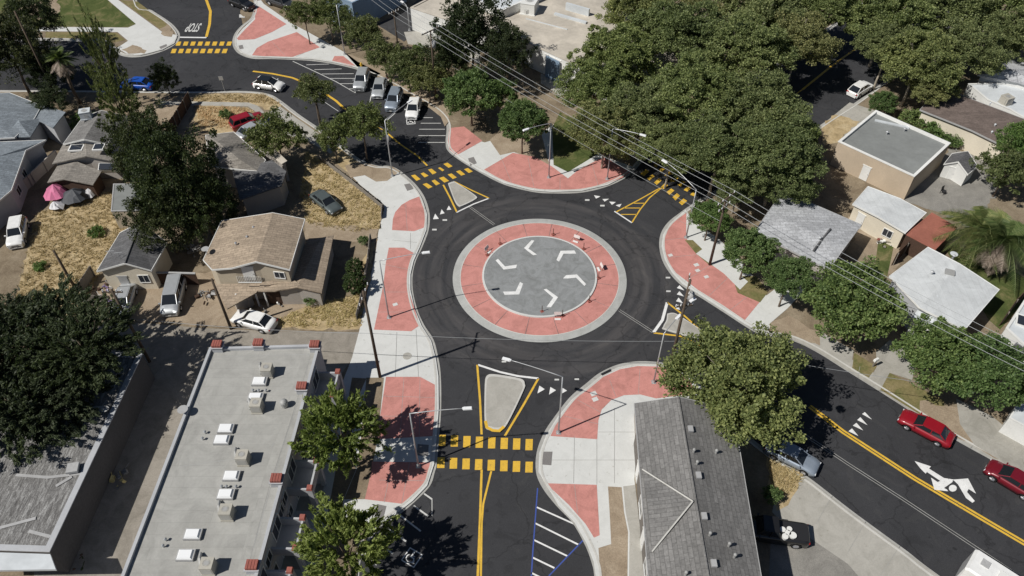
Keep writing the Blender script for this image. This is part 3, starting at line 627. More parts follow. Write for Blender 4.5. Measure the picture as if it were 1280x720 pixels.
# STOP written for drivers coming from the far side
def text_mesh(body, name, mat, z, size, loc, rz, sy=1.0, kind='structure'):
    cu = bpy.data.curves.new(name, 'FONT'); cu.body = body; cu.size = size; cu.align_x = 'CENTER'; cu.align_y = 'CENTER'; cu.offset = .02
    o = bpy.data.objects.new(name, cu); COL.objects.link(o); bpy.context.view_layer.update()
    me = bpy.data.meshes.new_from_object(o.evaluated_get(bpy.context.evaluated_depsgraph_get())); bpy.data.objects.remove(o)
    me.materials.clear(); me.materials.append(MATS[mat])
    me.transform(Matrix.Diagonal((1, sy, 1, 1)))
    n = bpy.data.objects.new(name, me); COL.objects.link(n); n.location = (loc[0], loc[1], z); n.rotation_euler = (0, 0, rz); return tag(n, kind=kind)
text_mesh('STOP', 'painted_word', 'paint_line', .027, .9 * 1.0, G(242, 34), pi, 4.2).scale = (1.0, 1, 1)
# accessible parking symbols
def access(px, py, rz, s=1.0):
    c = G(px, py); o = thing('accessible_parking_symbol', None, None)
    bpy.data.objects.remove(o)
    R = Matrix.Rotation(rz, 3, 'Z')
    T = lambda pts: [(c.x + (R @ Vector((x * s, y * s, 0))).x, c.y + (R @ Vector((x * s, y * s, 0))).y) for x, y in pts]
    m = MB()
    V = lambda pts: [Vector((*p, 0)) for p in T(pts)]
    sq = V([(-.6, -.6), (.6, -.6), (.6, .6), (-.6, .6), (-.6, -.6)])
    m.strip(sq, .09, .027)
    m.strip(V([(-.38 * cos(a * pi / 8) * 1 - .0 - .05, -.12 - .32 * sin(a * pi / 8)) for a in range(-2, 9)]), .08, .0272)
    m.strip(V([(-.1, .3), (-.1, 0), (.2, 0), (.32, -.35), (.45, -.32)]), .09, .0274)
    m.strip(V([(-.1, .16), (.18, .16)]), .07, .0276)
    p = c + R @ Vector((-.1, .42, 0)) * s; m.disc(p, .1 * s, .0274, 14)
    struct('accessible_parking_symbol', m, 'paint_white')
access(515, 697, radians(-30), 1.0); access(513.5, 152.5, radians(10), .9)
# ================================================================ buildings
def area(poly): return sum(poly[i].x * poly[(i + 1) % len(poly)].y - poly[(i + 1) % len(poly)].x * poly[i].y for i in range(len(poly))) / 2
def inset(poly, d):
    """closed polygon moved inward by d (outward when negative), heights kept"""
    n = len(poly); s = 1 if area(poly) > 0 else -1; out = []
    for i in range(n):
        a, b, c = poly[i - 1], poly[i], poly[(i + 1) % n]
        t1 = Vector((b.x - a.x, b.y - a.y, 0)).normalized(); t2 = Vector((c.x - b.x, c.y - b.y, 0)).normalized()
        n1 = Vector((-t1.y, t1.x, 0)) * s; n2 = Vector((-t2.y, t2.x, 0)) * s; m = n1 + n2
        m = m.normalized() if m.length > .3 else n1
        q = b + m * (d / max(.45, m.dot(n1))); out.append(Vector((q.x, q.y, b.z)))
    return out
def opening(t, a, b, u, z, w, h, kind, wall_out):
    """window or door on the wall from a to b, u along it, standing proud of it"""
    d = Vector((b.x - a.x, b.y - a.y, 0)); L = d.length; d.normalize(); p = a + d * (u * L); rz = atan2(d.y, d.x)
    o = wall_out
    P_ = Vector((p.x, p.y, z)) + o * .02
    if kind == 'window':
        f = MB().box(P_ + Vector((0, 0, h / 2 + .04)), (w + .16, .10, .08), rz).box(P_ - Vector((0, 0, h / 2 + .04)), (w + .16, .14, .08), rz)
        for s_ in (-1, 1): f.box(P_ + d * s_ * (w / 2 + .04), (.08, .10, h), rz)
        f.box(P_, (.05, .08, h), rz)
        fo = f.obj('window', 'trim_white', t); MB().box(P_, (w, .05, h), rz).obj('pane', 'dark_glass', fo, at=(0, 0, 0)).location = -t.location
        return fo
    mt = {'door': 'trim_grey', 'white_door': 'trim_white', 'garage': 'trim_white'}[kind]
    fo = MB().box(P_, (w, .08, h), rz).box(P_ + Vector((0, 0, h / 2 + .05)), (w + .2, .12, .1), rz).obj('door', mt, t)
    MB().ball(P_ + d * (w * .38) + o * .07, .05, 6, 4).obj('handle', 'chrome', fo, at=(0, 0, 0)).location = -t.location
def house(name, label, cat, V, faces, outline, roof_mat, wall_mat, trim_mat='trim_white', over=.4, z0=.1, opens=(), th=.12, group=None, fascia=True, ridge=None):
    """V: (px,py,height) of the roof's corners; outline: corner indices round the eaves and gables; opens: (edge, u, z, w, h, kind)"""
    P3 = [G(*v) for v in V]; base = sum((P3[i] for i in outline), Vector()) / len(outline); base = Vector((base.x, base.y, 0))
    t = thing(name, label, cat, base, group=group)
    out = [P3[i] for i in outline]
    if area(out) < 0: out = out[::-1]; outline = outline[::-1]; flip = True
    else: flip = False
    r = MB(); n = len(P3)
    r.add([p for p in P3], faces); r.add([(p.x, p.y, p.z - th) for p in P3], [f[::-1] for f in faces])
    k = len(outline)
    for i in range(k):
        a, b = outline[i], outline[(i + 1) % k]; r.f.append((a, a + n, b + n, b))
    ro = r.obj('roof', roof_mat, t)
    if ridge:
        rm = MB()
        for a, b in ridge: rm.tube([P3[a] + Vector((0, 0, .0)), P3[b] + Vector((0, 0, .0))], .09, 6)
        rm.obj('ridge_cap', roof_mat, ro, at=(0, 0, 0)).location = -base
    wl_ = inset(out, over); m = MB()
    vs = [(p.x, p.y, z0 - .1) for p in wl_] + [(p.x, p.y, p.z - th - .02) for p in wl_]
    m.add(vs, [(i, (i + 1) % k, k + (i + 1) % k, k + i) for i in range(k)] ); m.obj('wall', wall_mat, t)
    if fascia:
        fm = MB(); fo = inset(out, -.035)
        for i in range(k):
            a, b = fo[i], fo[(i + 1) % k]; a2, b2 = out[i], out[(i + 1) % k]
            fm.add([a + Vector((0, 0, -.17)), b + Vector((0, 0, -.17)), b + Vector((0, 0, .03)), a + Vector((0, 0, .03)),
                    Vector((a2.x, a2.y, a.z - .17)) - (a - a2) * .6, Vector((b2.x, b2.y, b.z - .17)) - (b - b2) * .6, Vector((b2.x, b2.y, b.z + .03)) - (b - b2) * .6, Vector((a2.x, a2.y, a.z + .03)) - (a - a2) * .6],
                   [(0, 1, 2, 3), (3, 2, 6, 7), (0, 4, 5, 1), (4, 7, 6, 5)])
        fm.obj('fascia', trim_mat, t)
    for (e, u, z, w_, h_, kd) in opens:
        if flip: e = k - 2 - e; u = 1 - u
        a, b = wl_[e % k], wl_[(e + 1) % k]
        d = Vector((b.x - a.x, b.y - a.y, 0)).normalized(); o = Vector((d.y, -d.x, 0))
        opening(t, a, b, u, z, w_, h_, kd, o)
    return t
def add_to(t, name, mb, mat, par=None, smooth=False):
    p = par or t; o = mb.obj(name, mat, p, at=Vector((0, 0, 0)), smooth=smooth); o.location = -t.location if True else 0
    return o
def flat_building(name, label, poly, h, roof_mat, wall_mat, cat='building', par_h=.35, par_w=.25, opens=(), z0=0, par_mat=None, group=None):
    P3 = [G(x, y, h) for x, y in poly]
    if area(P3) < 0: P3 = P3[::-1]; fl = True
    else: fl = False
    base = sum(P3, Vector()) / len(P3); base.z = 0; t = thing(name, label, cat, base, group=group); k = len(P3)
    m = MB(); hh = h + par_h
    m.add([(p.x, p.y, z0) for p in P3] + [(p.x, p.y, hh - .05) for p in P3], [(i, (i + 1) % k, k + (i + 1) % k, k + i) for i in range(k)])
    m.obj('wall', wall_mat, t)
    I = inset(P3, par_w); O = inset(P3, -.04); c = MB()
    c.add([(p.x, p.y, hh) for p in O] + [(p.x, p.y, hh) for p in I] + [(p.x, p.y, h - .02) for p in I] + [(p.x, p.y, hh - .1) for p in O],
          [(i, (i + 1) % k, k + (i + 1) % k, k + i) for i in range(k)] + [(k + i, k + (i + 1) % k, 2 * k + (i + 1) % k, 2 * k + i) for i in range(k)] + [(3 * k + i, 3 * k + (i + 1) % k, (i + 1) % k, i) for i in range(k)])
    c.obj('parapet', par_mat or wall_mat, t)
    MB().sheet([(p.x, p.y) for p in inset(P3, par_w - .02)], h).obj('roof', roof_mat, t)
    for (e, u, z, w_, h_, kd) in opens:
        if fl: e = k - 2 - e; u = 1 - u
        a, b = P3[e % k], P3[(e + 1) % k]; d = Vector((b.x - a.x, b.y - a.y, 0)).normalized()
        opening(t, a, b, u, z, w_, h_, kd, Vector((d.y, -d.x, 0)))
    return t
def on_roof(t, name, mat, mb, smooth=False):
    o = mb.obj(name, mat, t, at=Vector((0, 0, 0)), smooth=smooth); o.location = -t.location; return o
def vent(t, px, py, z, r=.13, h=.4, mat='steel'):
    p = G(px, py, z); m = MB().tube([p - Vector((0, 0, .3)), p + Vector((0, 0, h))], r * .7, 8).tube([p + Vector((0, 0, h)), p + Vector((0, 0, h + .12))], [r * 1.5, r * .6], 8)
    on_roof(t, 'roof_vent', mat, m)
def skylight(t, px, py, z, w=1.3, d=.9, rz=0):
    p = G(px, py, z); fr = on_roof(t, 'skylight', 'trim_grey', MB().box(p + Vector((0, 0, .12)), (w, d, .26), rz))
    g = MB().box(p + Vector((0, 0, .31)), (w * .9, d * .88, .16), rz, taper=.78).obj('pane', 'skylight', fr, at=Vector((0, 0, 0)))
def unit(t, px, py, z, w=.9, d=.9, h=.95, rz=0, mat='unit_beige', duct=True):
    p = G(px, py, z); n = on_roof(t, 'air_conditioner', mat, MB().box(p + Vector((0, 0, .06)), (w * 1.1, d * 1.1, .12), rz).box(p + Vector((0, 0, h / 2 + .1)), (w, d, h), rz).box(p + Vector((0, 0, h + .13)), (w * 1.04, d * 1.04, .06), rz))
    m = MB().disc(p, w * .22, z + h + .175, 16).disc(p, w * .3, z + h + .18, 16, w * .27); m.obj('fan_grille', 'duct_grey', n, at=Vector((0, 0, 0)))
    l = MB()
    for k in range(5): l.box(p + Vector((0, -d / 2 - .015, .3 + k * .14)), (w * .8, .02, .04), 0)
    l.obj('louvre', 'duct_grey', n, at=Vector((0, 0, 0)))
    if duct:
        q = p + Vector((-w * .8, .1, 0)); on_roof(t, 'duct', 'duct_grey', MB().tube([q + Vector((-.3, 1.1, .1)), q + Vector((-.1, .5, .45)), q + Vector((.2, -.3, .35))], .13, 7))

# ---- long flat-roofed apartment building by the alley
AH = 5.0
apt = flat_building('apartment_building', 'long grey flat-roofed apartment block with brick-capped piers and skylights beside the alley', [(263, 437), (400, 433), (308, 775), (133, 775)], AH, 'roof_membrane', 'stucco_grey', par_h=.3, par_w=.22)
lines = MB()
for l in (([270, 446], [320, 445]), ([320, 445], [386, 443]), ([386, 443], [383, 470]), ([374, 497], [354, 556], [335, 620], [318, 680], [300, 740]), ([266, 447], [250, 480], [248, 500], [258, 498]), ([362, 495], [358, 515], [350, 545], [338, 560]), ([225, 583], [262, 578], [298, 573])):
    lines.strip([G(x, y, AH) for x, y in l], .05, AH + .006)
on_roof(apt, 'roof_seam', 'duct_grey', lines)
fl = MB()
for l in ([(383, 446), (360, 520), (330, 612), (297, 735)],): fl.strip([G(x, y, AH) for x, y in l], .7, AH + .012)
on_roof(apt, 'roof_flashing', 'roof_membrane', fl)
for (x, y) in ((274, 437), (325, 435), (395, 437), (379, 489), (348, 604), (318, 712)):
    p = G(x, y, AH); pr = on_roof(apt, 'pier', 'stucco_grey', MB().box(p + Vector((0, 0, .30)), (.95, .75, .62), taper=.94).box(p + Vector((0, -.0, .64)), (1.1, .9, .07)))
    b = MB()
    for k in range(4): b.box(p + Vector((-.33 + k * .22, 0, .82)), (.19, .72, .28), 0)
    b.obj('brick_cap', 'tile_red', pr, at=Vector((0, 0, 0)))
for (x, y, w_) in ((326, 496, 1.2), (322, 497, 1.2)): pass
for (x, y) in ((325, 478), (320, 498), (283, 537), (278, 551), (290, 596), (283, 619), (242, 669), (233, 695)): skylight(apt, x, y, AH + .02)
for (x, y) in ((336, 468), (323, 512), (306, 577), (286, 645), (263, 712)): unit(apt, x, y, AH + .02)
for (x, y) in ((317, 490), (324, 490), (333, 490), (254, 550), (257, 542), (208, 676), (205, 684), (278, 610), (284, 610), (296, 610), (268, 713)): vent(apt, x, y, AH, .09, .3)
p = G(356, 507, AH + .1); on_roof(apt, 'turbine_vent', 'duct_grey', MB().tube([p, p + Vector((0, 0, .3))], .3, 12).ball(p + Vector((0, 0, .45)), .36, 12, 7))
p = G(230, 518, AH); on_roof(apt, 'satellite_dish', 'trim_grey', MB().tube([p, p + Vector((0, 0, .7))], .04, 6).disc(p + Vector((.1, 0, 0)), .45, AH + .75, 16))
# balconies with their stub walls and tiled caps, windows below
Ea, Eb = G(400, 433, AH), G(308, 775, AH); ed = (Eb - Ea).normalized(); eo = Vector((-ed.y, ed.x, 0)); eo = eo if eo.x > 0 else -eo
erz = atan2(ed.y, ed.x)
def east(px_y):   # distance along the wall of the picture row
    best = min(range(400), key=lambda i: abs(px_row(Ea + ed * i * .1) - px_y)); return best * .1
def px_row(p):
    zc = p.y * cos(TH) + (H - p.z) * sin(TH); return 360 + F * ((H - p.z) * cos(TH) - p.y * sin(TH)) / zc
for (y0, y1) in ((455, 484), (566, 601), (638, 676), (705, 745)):
    s0, s1 = east(y0), east(y1); W_ = 1.9
    fl = MB(); mid = Ea + ed * (s0 + s1) / 2 + eo * W_ / 2; mid.z = 2.7
    bo = on_roof(apt, 'balcony', 'stucco_grey', MB().box(mid, (s1 - s0, W_, .2), erz))
    on_roof(apt, 'patio_slab', 'walk_old', MB().box(Vector((mid.x, mid.y, .07)), (s1 - s0, W_, .14), erz))
    rl_ = (MB()
        .box(Ea + ed * (s0 + s1) / 2 + eo * W_ + Vector((0, 0, 3.3 - AH)), (s1 - s0, .16, 1.1), erz)
        .box(Ea + ed * s0 + eo * W_ / 2 + Vector((0, 0, 3.3 - AH)), (.16, W_, 1.1), erz).box(Ea + ed * s1 + eo * W_ / 2 + Vector((0, 0, 3.3 - AH)), (.16, W_, 1.1), erz)); rl_.obj('railing', 'stucco_grey', bo, at=Vector((0, 0, 0)))
    for s_ in (s0, s1):
        q = Ea + ed * s_ + eo * W_
        MB().box(Vector((q.x, q.y, 2)), (.4, .4, 3.9), erz).obj('post', 'stucco_grey', bo, at=Vector((0, 0, 0)))
        MB().box(Vector((q.x, q.y, 4.08)), (.5, .5, .24), erz, taper=.8).obj('brick_cap', 'tile_red', bo, at=Vector((0, 0, 0)))
    for z in (1.2, 3.9): opening(apt, Ea, Eb, (s0 + (s1 - s0) * .35) / (Eb - Ea).length, z, 1.5, 1.6, 'window', eo)
for y0 in (520, 545, 615, 630, 690):
    for z in (1.5, 3.8): opening(apt, Ea, Eb, east(y0) / (Eb - Ea).length, z, 1.1, 1.1, 'window', eo)

# ---- long derelict shed at the lower left
sh = flat_building('storage_shed', 'long shed with a cracked tarred roof and pale metal edge beside the dark driveway', [(178, 443), (134, 441), (-60, 560), (-60, 686), (62, 690)], 3.8, 'roof_tarred', 'shed_wall_shaded', par_h=.10, par_w=.45, par_mat='stucco_grey')
on_roof(sh, 'metal_fascia', 'roof_white', MB().prism([(G(-60, 689, 4.1).x, G(-60, 689, 4.1).y), (G(63, 693, 4.1).x, G(63, 693, 4.1).y), (G(70, 712, 4.1).x, G(70, 712, 4.1).y), (G(-60, 714, 4.1).x, G(-60, 714, 4.1).y)], 3.9, 4.16))
for l in (([20, 594], [60, 597], [104, 592]), ([70, 608], [90, 596]), ([36, 664], [63, 671]), ([104, 511], [130, 509]), ([0, 660], [45, 648])): on_roof(sh, 'roof_batten', 'trim_grey', MB().strip([G(x, y, 3.82) for x, y in l], .26, 3.87))
on_roof(sh, 'roof_hatch', 'trim_grey', MB().box(G(91, 585, 4.15), (.9, .9, .25), .2).disc(G(131, 511, 4.3), .35, 4.3, 16).box(G(131, 511, 4.15), (.1, .1, .3)))

# ---- large shingled building at the lower right of the crossing
hb = house('gabled_building', 'large grey shingled gable building with white roof lines right of the south crossing', 'building',
    [(793, 504, 5.6), (848, 496, 7.1), (916, 512, 5.6), (960, 770, 5.6), (895, 775, 7.1), (815, 780, 5.6)], [(0, 1, 4, 5), (1, 2, 3, 4)], [0, 1, 2, 3, 4, 5], 'shingle_grey_alt', 'junk_wall', 'trim_grey', .5, ridge=[(1, 4)],
    opens=[(5, .3, 1.6, 1.2, 1.2, 'window'), (5, .45, 1.1, 1, 2.1, 'white_door'), (5, .6, 1.6, 1.4, 1.2, 'window'), (5, .8, 1.1, 1, 2.1, 'white_door')])
def slope_pt(px, py, V, tri):
    a, b, c = (G(*V[i]) for i in tri); n = (b - a).cross(c - a); o = Vector((0, 0, H)); d = G(px, py, 0) - o
    return o + d * (n.dot(a - o) / n.dot(d))
HV = [(793, 504, 5.6), (848, 496, 7.1), (916, 512, 5.6), (960, 770, 5.6), (895, 775, 7.1), (815, 780, 5.6)]
ws = MB(); up = Vector((0, 0, .06))
A_, B_, C_ = slope_pt(803, 587, HV, (0, 1, 5)), slope_pt(866, 627, HV, (0, 1, 5)), slope_pt(815, 690, HV, (0, 1, 5))
pk = B_
ws.tube([A_ + up, pk + up], .065, 5).tube([pk + up, C_ + up], .065, 5); on_roof(hb, 'roof_trim', 'kerb', ws)
# cross gable between the two white lines, raised a little over the slope
M_ = (A_ + C_) / 2 + Vector((0, 0, .55)); on_roof(hb, 'cross_gable', 'shingle_grey', MB().add([A_, pk, C_, M_], [(0, 3, 1), (3, 2, 1), (0, 2, 3)]))
for x, y in ((867, 565), (871, 580), (895, 566), (887, 669), (911, 682), (918, 696), (857, 718)):
    q = slope_pt(x, y, HV, (1, 2, 4)) if x > 862 else slope_pt(x, y, HV, (0, 1, 5)); on_roof(hb, 'roof_vent', 'duct_grey', MB().tube([q - Vector((0, 0, .1)), q + Vector((0, 0, .34))], .10, 8).ball(q + Vector((0, 0, .36)), .14, 8, 5))
for x, y in ((873, 595), (880, 646), (892, 705), (863, 537)):
    q = slope_pt(x, y, HV, (1, 2, 4)); on_roof(hb, 'ridge_vent', 'trim_grey', MB().box(q + Vector((0, 0, .1)), (.4, .55, .2)))

# ---- tan two-storey house and its wings
h1 = house('tan_house', 'two-storey tan shingled house with balcony and low side wing beside the alley', 'house',
    [(277, 276, 4.8), (341, 266, 5.9), (381, 274, 5.2), (362, 337, 5.2), (320, 327, 5.9), (290, 335, 5.1), (265, 337, 4.5), (254, 325, 4.3)], [(0, 1, 4, 5), (0, 5, 6, 7), (1, 2, 3, 4)], [0, 1, 2, 3, 4, 5, 6, 7], 'shingle_tan', 'stucco_tan', over=.35,
    opens=[(3, .35, 3.9, 1.0, .8, 'window'), (4, .5, 3.9, 1.2, 1.9, 'white_door')])
def wing(t, V, faces, outline, rm, wm, over=.3, z0=.1):
    P3 = [G(*v) for v in V]; out = [P3[i] for i in outline]
    if area(out) < 0: out = out[::-1]
    n = len(P3); r = MB().add(P3, faces).add([(p.x, p.y, p.z - .12) for p in P3], [f[::-1] for f in faces]); k = len(outline)
    for i in range(k): a, b = outline[i], outline[(i + 1) % k]; r.f.append((a, a + n, b + n, b))
    on_roof(t, 'wing_roof', rm, r); wl_ = inset(out, over)
    on_roof(t, 'wing_wall', wm, MB().add([(p.x, p.y, z0 - .1) for p in wl_] + [(p.x, p.y, p.z - .14) for p in wl_], [(i, (i + 1) % k, k + (i + 1) % k, k + i) for i in range(k)]))
wing(h1, [(386, 298, 2.5), (402, 297, 2.9), (417, 294, 2.6), (402, 366, 2.5), (371, 359, 3.0), (343, 364, 2.5)], [(0, 1, 4, 5), (1, 2, 3, 4)], [0, 1, 2, 3, 4, 5], 'shingle_tan', 'stucco_pale')
wing(h1, [(326, 353, 3.0), (362, 346, 3.1), (376, 356, 3.0), (344, 364, 2.6), (322, 364, 2.6)], [(0, 1, 2, 3, 4)], [0, 1, 2, 3, 4], 'shingle_tan', 'wood_dark', .5)
wing(h1, [(268, 355, 2.6), (328, 354, 2.7), (320, 366, 2.5), (284, 386, 2.3)], [(0, 1, 2, 3)], [0, 1, 2, 3], 'shingle_tan', 'stucco_pale', 1.0)
rl = MB()
for k in range(15): q = G(298 + k * 2.1, 353, 2.7); rl.box(q + Vector((0, 0, .45)), (.04, .04, .9))
rl.box((G(298, 353, 3.6) + G(327, 353, 3.6)) / 2 , ((G(327, 353, 3.6) - G(298, 353, 3.6)).length, .07, .06)); on_roof(h1, 'balcony_railing', 'trim_white', rl)
for x, y in ((302, 388), (325, 384), (336, 384)): q = G(x, y, 0); on_roof(h1, 'porch_post', 'trim_white', MB().box(q + Vector((0, 0, 1.25)), (.14, .14, 2.5)))
for x, y in ((296, 308), (310, 300), (318, 288)): vent(h1, x, y, 5.1, .1, .5)
p = G(259, 318, 4.4); on_roof(h1, 'satellite_dish', 'trim_grey', MB().tube([p, p + Vector((0, 0, .7))], .04, 6).disc(p, .4, 5.2, 14))
h2 = house('cottage', 'small dark grey gabled cottage with beige front behind the two parked silver cars', 'house',
    [(150, 291, 3.2), (175, 278, 4.3), (209, 303, 3.2), (189, 338, 3.2), (156, 329, 4.3), (121, 339, 3.2)], [(0, 1, 4, 5), (1, 2, 3, 4)], [0, 1, 2, 3, 4, 5], 'shingle_dark', 'stucco_cream', over=.3,
    opens=[(3, .5, 1.7, 1.0, 1.0, 'window'), (4, .4, 1.1, .95, 2.0, 'door')], ridge=[(1, 4)])
for x, y in ((141, 322), (151, 324)): q = G(x, y, 3.9); on_roof(h2, 'antenna', 'steel', MB().tube([q, q + Vector((0, 0, .9))], .03, 5).tube([q + Vector((-.4, 0, .9)), q + Vector((.4, .1, .9))], .03, 5))
h3 = flat_building('back_shed', 'low shed with dark flat roof and tan wall under the big dark tree', [(142, 230), (182, 230), (177, 263), (139, 264)], 2.8, 'roof_dark_flat', 'stucco_tan', 'shed', .04, .1, par_mat='trim_grey')
h4 = house('gabled_house', 'grey weathered house of stepped gables with white trim left of the big dark tree', 'house',
    [(104, 146, 3.6), (127, 138, 4.6), (162, 146, 3.6), (134, 180, 3.6), (105, 174, 4.6), (79, 180, 3.6)], [(0, 1, 4, 5), (1, 2, 3, 4)], [0, 1, 2, 3, 4, 5], 'shingle_grey', 'stucco_grey', over=.3)
wing(h4, [(79, 180, 3.2), (107, 178, 3.8), (138, 184, 3.2), (151, 203, 2.9), (108, 195, 3.7), (65, 205, 2.9)], [(0, 1, 4, 5), (1, 2, 3, 4)], [0, 1, 2, 3, 4, 5], 'shingle_weathered', 'stucco_pale', .3)
wing(h4, [(73, 205, 2.5), (94, 201, 2.9), (127, 214, 2.5), (116, 231, 2.3), (80, 224, 2.8), (59, 228, 2.3)], [(0, 1, 4, 5), (1, 2, 3, 4)], [0, 1, 2, 3, 4, 5], 'shingle_weathered', 'wood_dark', .3)
unit(h4, 109, 147, 4.2, 1.3, 1.1, .9, .3, 'roof_white', False)
for px_, py_, w_ in ((96, 186, 1.7), (124, 185, 1.3)):
    q = slope_pt(px_, py_, [(79, 180, 3.2), (107, 178, 3.8), (108, 195, 3.7)], (0, 1, 2)); n_ = on_roof(h4, 'roof_window', 'trim_white', MB().box(q + Vector((0, 0, .12)), (w_, 1.3, .2), .1)); MB().box(q + Vector((0, 0, .2)), (w_ * .8, 1.05, .12), .1).obj('pane', 'dark_glass', n_, at=Vector((0, 0, 0)))
q = G(136, 210, 2.6); n_ = on_roof(h4, 'window', 'trim_white', MB().box(q, (2.1, .9, .9), 0, .5)); MB().box(q + Vector((0, -.1, .1)), (1.8, .8, .9), 0, .5).obj('pane', 'dark_glass', n_, at=Vector((0, 0, 0)))
h5 = house('blue_grey_house', 'pale blue-grey hipped house at the far left, nearest the frame edge', 'house', [(-60, 180, 3.3), (57, 175, 3.3), (32, 188, 3.3), (14, 238, 3.3), (-60, 300, 3.3), (-20, 200, 4.3)],
    [(0, 1, 2, 5), (2, 3, 5), (3, 4, 5), (4, 0, 5)], [0, 1, 2, 3, 4], 'shingle_blue', 'stucco_grey', over=.3, opens=[(2, .35, 1.7, 1.1, 1.0, 'window'), (2, .75, 1.7, 1.1, 1.0, 'window')])
h6 = house('blue_grey_house', 'blue-grey roofed house with three small gables behind the far-left one', 'house', [(-50, 118, 3.2), (12, 116, 3.2), (52, 132, 3.2), (43, 148, 3.2), (18, 172, 3.2), (-50, 176, 3.2), (-20, 145, 4.4)],
    [(0, 1, 6), (1, 2, 6), (2, 3, 6), (3, 4, 6), (4, 5, 6), (5, 0, 6)], [0, 1, 2, 3, 4, 5], 'shingle_blue', 'stucco_grey', over=.3)
wing(h6, [(22, 147, 3.0), (52, 148, 3.0), (38, 171, 3.0), (2, 172, 3.0), (24, 152, 3.9)], [(0, 1, 4), (1, 2, 4), (2, 3, 4), (3, 0, 4)], [0, 1, 2, 3], 'shingle_blue', 'stucco_grey')
wing(h6, [(53, 131, 3.1), (82, 140, 3.1), (66, 160, 3.1), (43, 148, 3.1)], [(0, 1, 2, 3)], [0, 1, 2, 3], 'shingle_blue', 'stucco_grey')
h7 = house('shaded_house', 'grey-brown hipped house half in the shadow of the big dark tree', 'house', [(257, 169, 3.4), (292, 165, 3.4), (332, 200, 3.4), (322, 214, 3.4), (262, 208, 3.4), (272, 177, 4.4), (298, 198, 4.4)],
    [(0, 1, 5), (1, 2, 6, 5), (2, 3, 6), (3, 4, 5, 6), (4, 0, 5)], [0, 1, 2, 3, 4], 'shingle_weathered', 'stucco_pale', over=.4)
wing(h7, [(317, 176, 3.2), (336, 179, 3.4), (359, 201, 3.2), (352, 205, 3.0), (329, 187, 3.2)], [(0, 1, 2, 3, 4)], [0, 1, 2, 3, 4], 'roof_tan', 'stucco_pale', .2)
wing(h7, [(290, 213, 3.2), (340, 200, 3.6), (358, 214, 3.2), (352, 232, 3.2), (300, 250, 3.2)], [(0, 1, 2, 3, 4)], [0, 1, 2, 3, 4], 'shingle_dark', 'stucco_pale', .3)
# ---- houses of the east block
h8 = flat_building('flat_roofed_house', 'beige stucco house with dark flat roof and white parapet edge', [(1094, 140), (1187, 181), (1142, 223), (1047, 179)], 3.4, 'roof_dark_flat', 'stucco_beige', 'house', .3, .28, par_mat='trim_white',
    opens=[(2, .55, 1.2, 1.0, 2.0, 'white_door')])
for x, y in ((1108, 168), (1130, 164)): vent(h8, x, y, 3.4)
on_roof(h8, 'roof_curb', 'roof_white', MB().box(G(1115, 155, 3.5), (4.2, .4, .15), -.42))
h9 = house('brown_house', 'long house with a plain dark brown roof and beige wall', 'house', [(1150, 137, 3.2), (1177, 109, 3.2), (1225, 128, 3.3), (1310, 160, 3.2), (1280, 195, 3.2), (1215, 163, 3.3)], [(0, 1, 2, 5), (5, 2, 3, 4)], [0, 1, 2, 3, 4, 5], 'shingle_brown', 'stucco_cream', 'trim_grey', .3)
for x, y in ((1237, 131), (1243, 158), (1239, 167), (1252, 173)): vent(h9, x, y, 3.2, .1, .3, 'roof_white')
h10 = flat_building('white_roofed_house', 'white flat-roofed house with grey gable beyond the brown roof', [(1210, 106), (1300, 104), (1300, 160), (1262, 138), (1234, 126)], 3.1, 'roof_white', 'stucco_white', 'house', .2, .2)
wing(h10, [(1222, 94, 3.9), (1250, 74, 3.9), (1330, 78, 3.9), (1320, 118, 3.9), (1272, 103, 4.0), (1270, 88, 5.0)], [(0, 1, 5), (1, 2, 5), (2, 3, 4, 5), (0, 5, 4)], [0, 1, 2, 3, 4], 'shingle_light', 'stucco_white')
unit(h10, 1256, 129, 3.1, 1.2, 1.2, .9, .4, 'unit_beige', False)
h11 = house('garden_shed', 'small white garden shed with grey gabled roof and double doors', 'shed', [(1180, 205, 2.1), (1190, 192, 2.1), (1210, 189, 2.9), (1222, 208, 2.1), (1210, 218, 2.1), (1198, 202, 2.9)], [(0, 1, 2, 5), (5, 2, 3, 4)], [0, 1, 2, 3, 4, 5], 'shingle_dark', 'stucco_white', over=.12,
    opens=[(5, .15, 1.0, .7, 1.7, 'white_door')])
h12 = house('detached_garage', 'cream garage with pale grey roof between the beige house and the red roof', 'garage', [(1066, 255, 2.8), (1085, 233, 2.8), (1125, 248, 3.1), (1158, 266, 2.8), (1132, 291, 2.8), (1098, 271, 3.1)], [(0, 1, 2, 5), (5, 2, 3, 4)], [0, 1, 2, 3, 4, 5], 'roof_metal', 'stucco_cream', over=.2,
    opens=[(5, .6, 1.1, .9, 2.0, 'white_door'), (4, .5, 1.5, 1.0, .9, 'window')])
h13 = flat_building('red_roofed_shed', 'open shed with a rust-red flat roof beside the pale garage', [(1165, 266), (1196, 284), (1169, 312), (1133, 293)], 2.5, 'roof_red', 'wood_dark', 'shed', .02, .1, par_mat='roof_red')
h14 = house('shingled_house', 'pale grey shingled house behind the street trees of the east pavement', 'house', [(943, 290, 3.2), (960, 265, 3.6), (979, 239, 3.2), (1077, 281, 3.2), (1056, 309, 3.6), (1036, 337, 3.2)], [(0, 1, 4, 5), (1, 2, 3, 4)], [0, 1, 2, 3, 4, 5], 'shingle_light', 'stucco_pale', 'trim_grey', .35)
vent(h14, 1024, 300, 3.5); on_roof(h14, 'roof_valley', 'shingle_dark', MB().tube([G(1017, 313, 3.55), G(1038, 286, 3.6)], .12, 5))
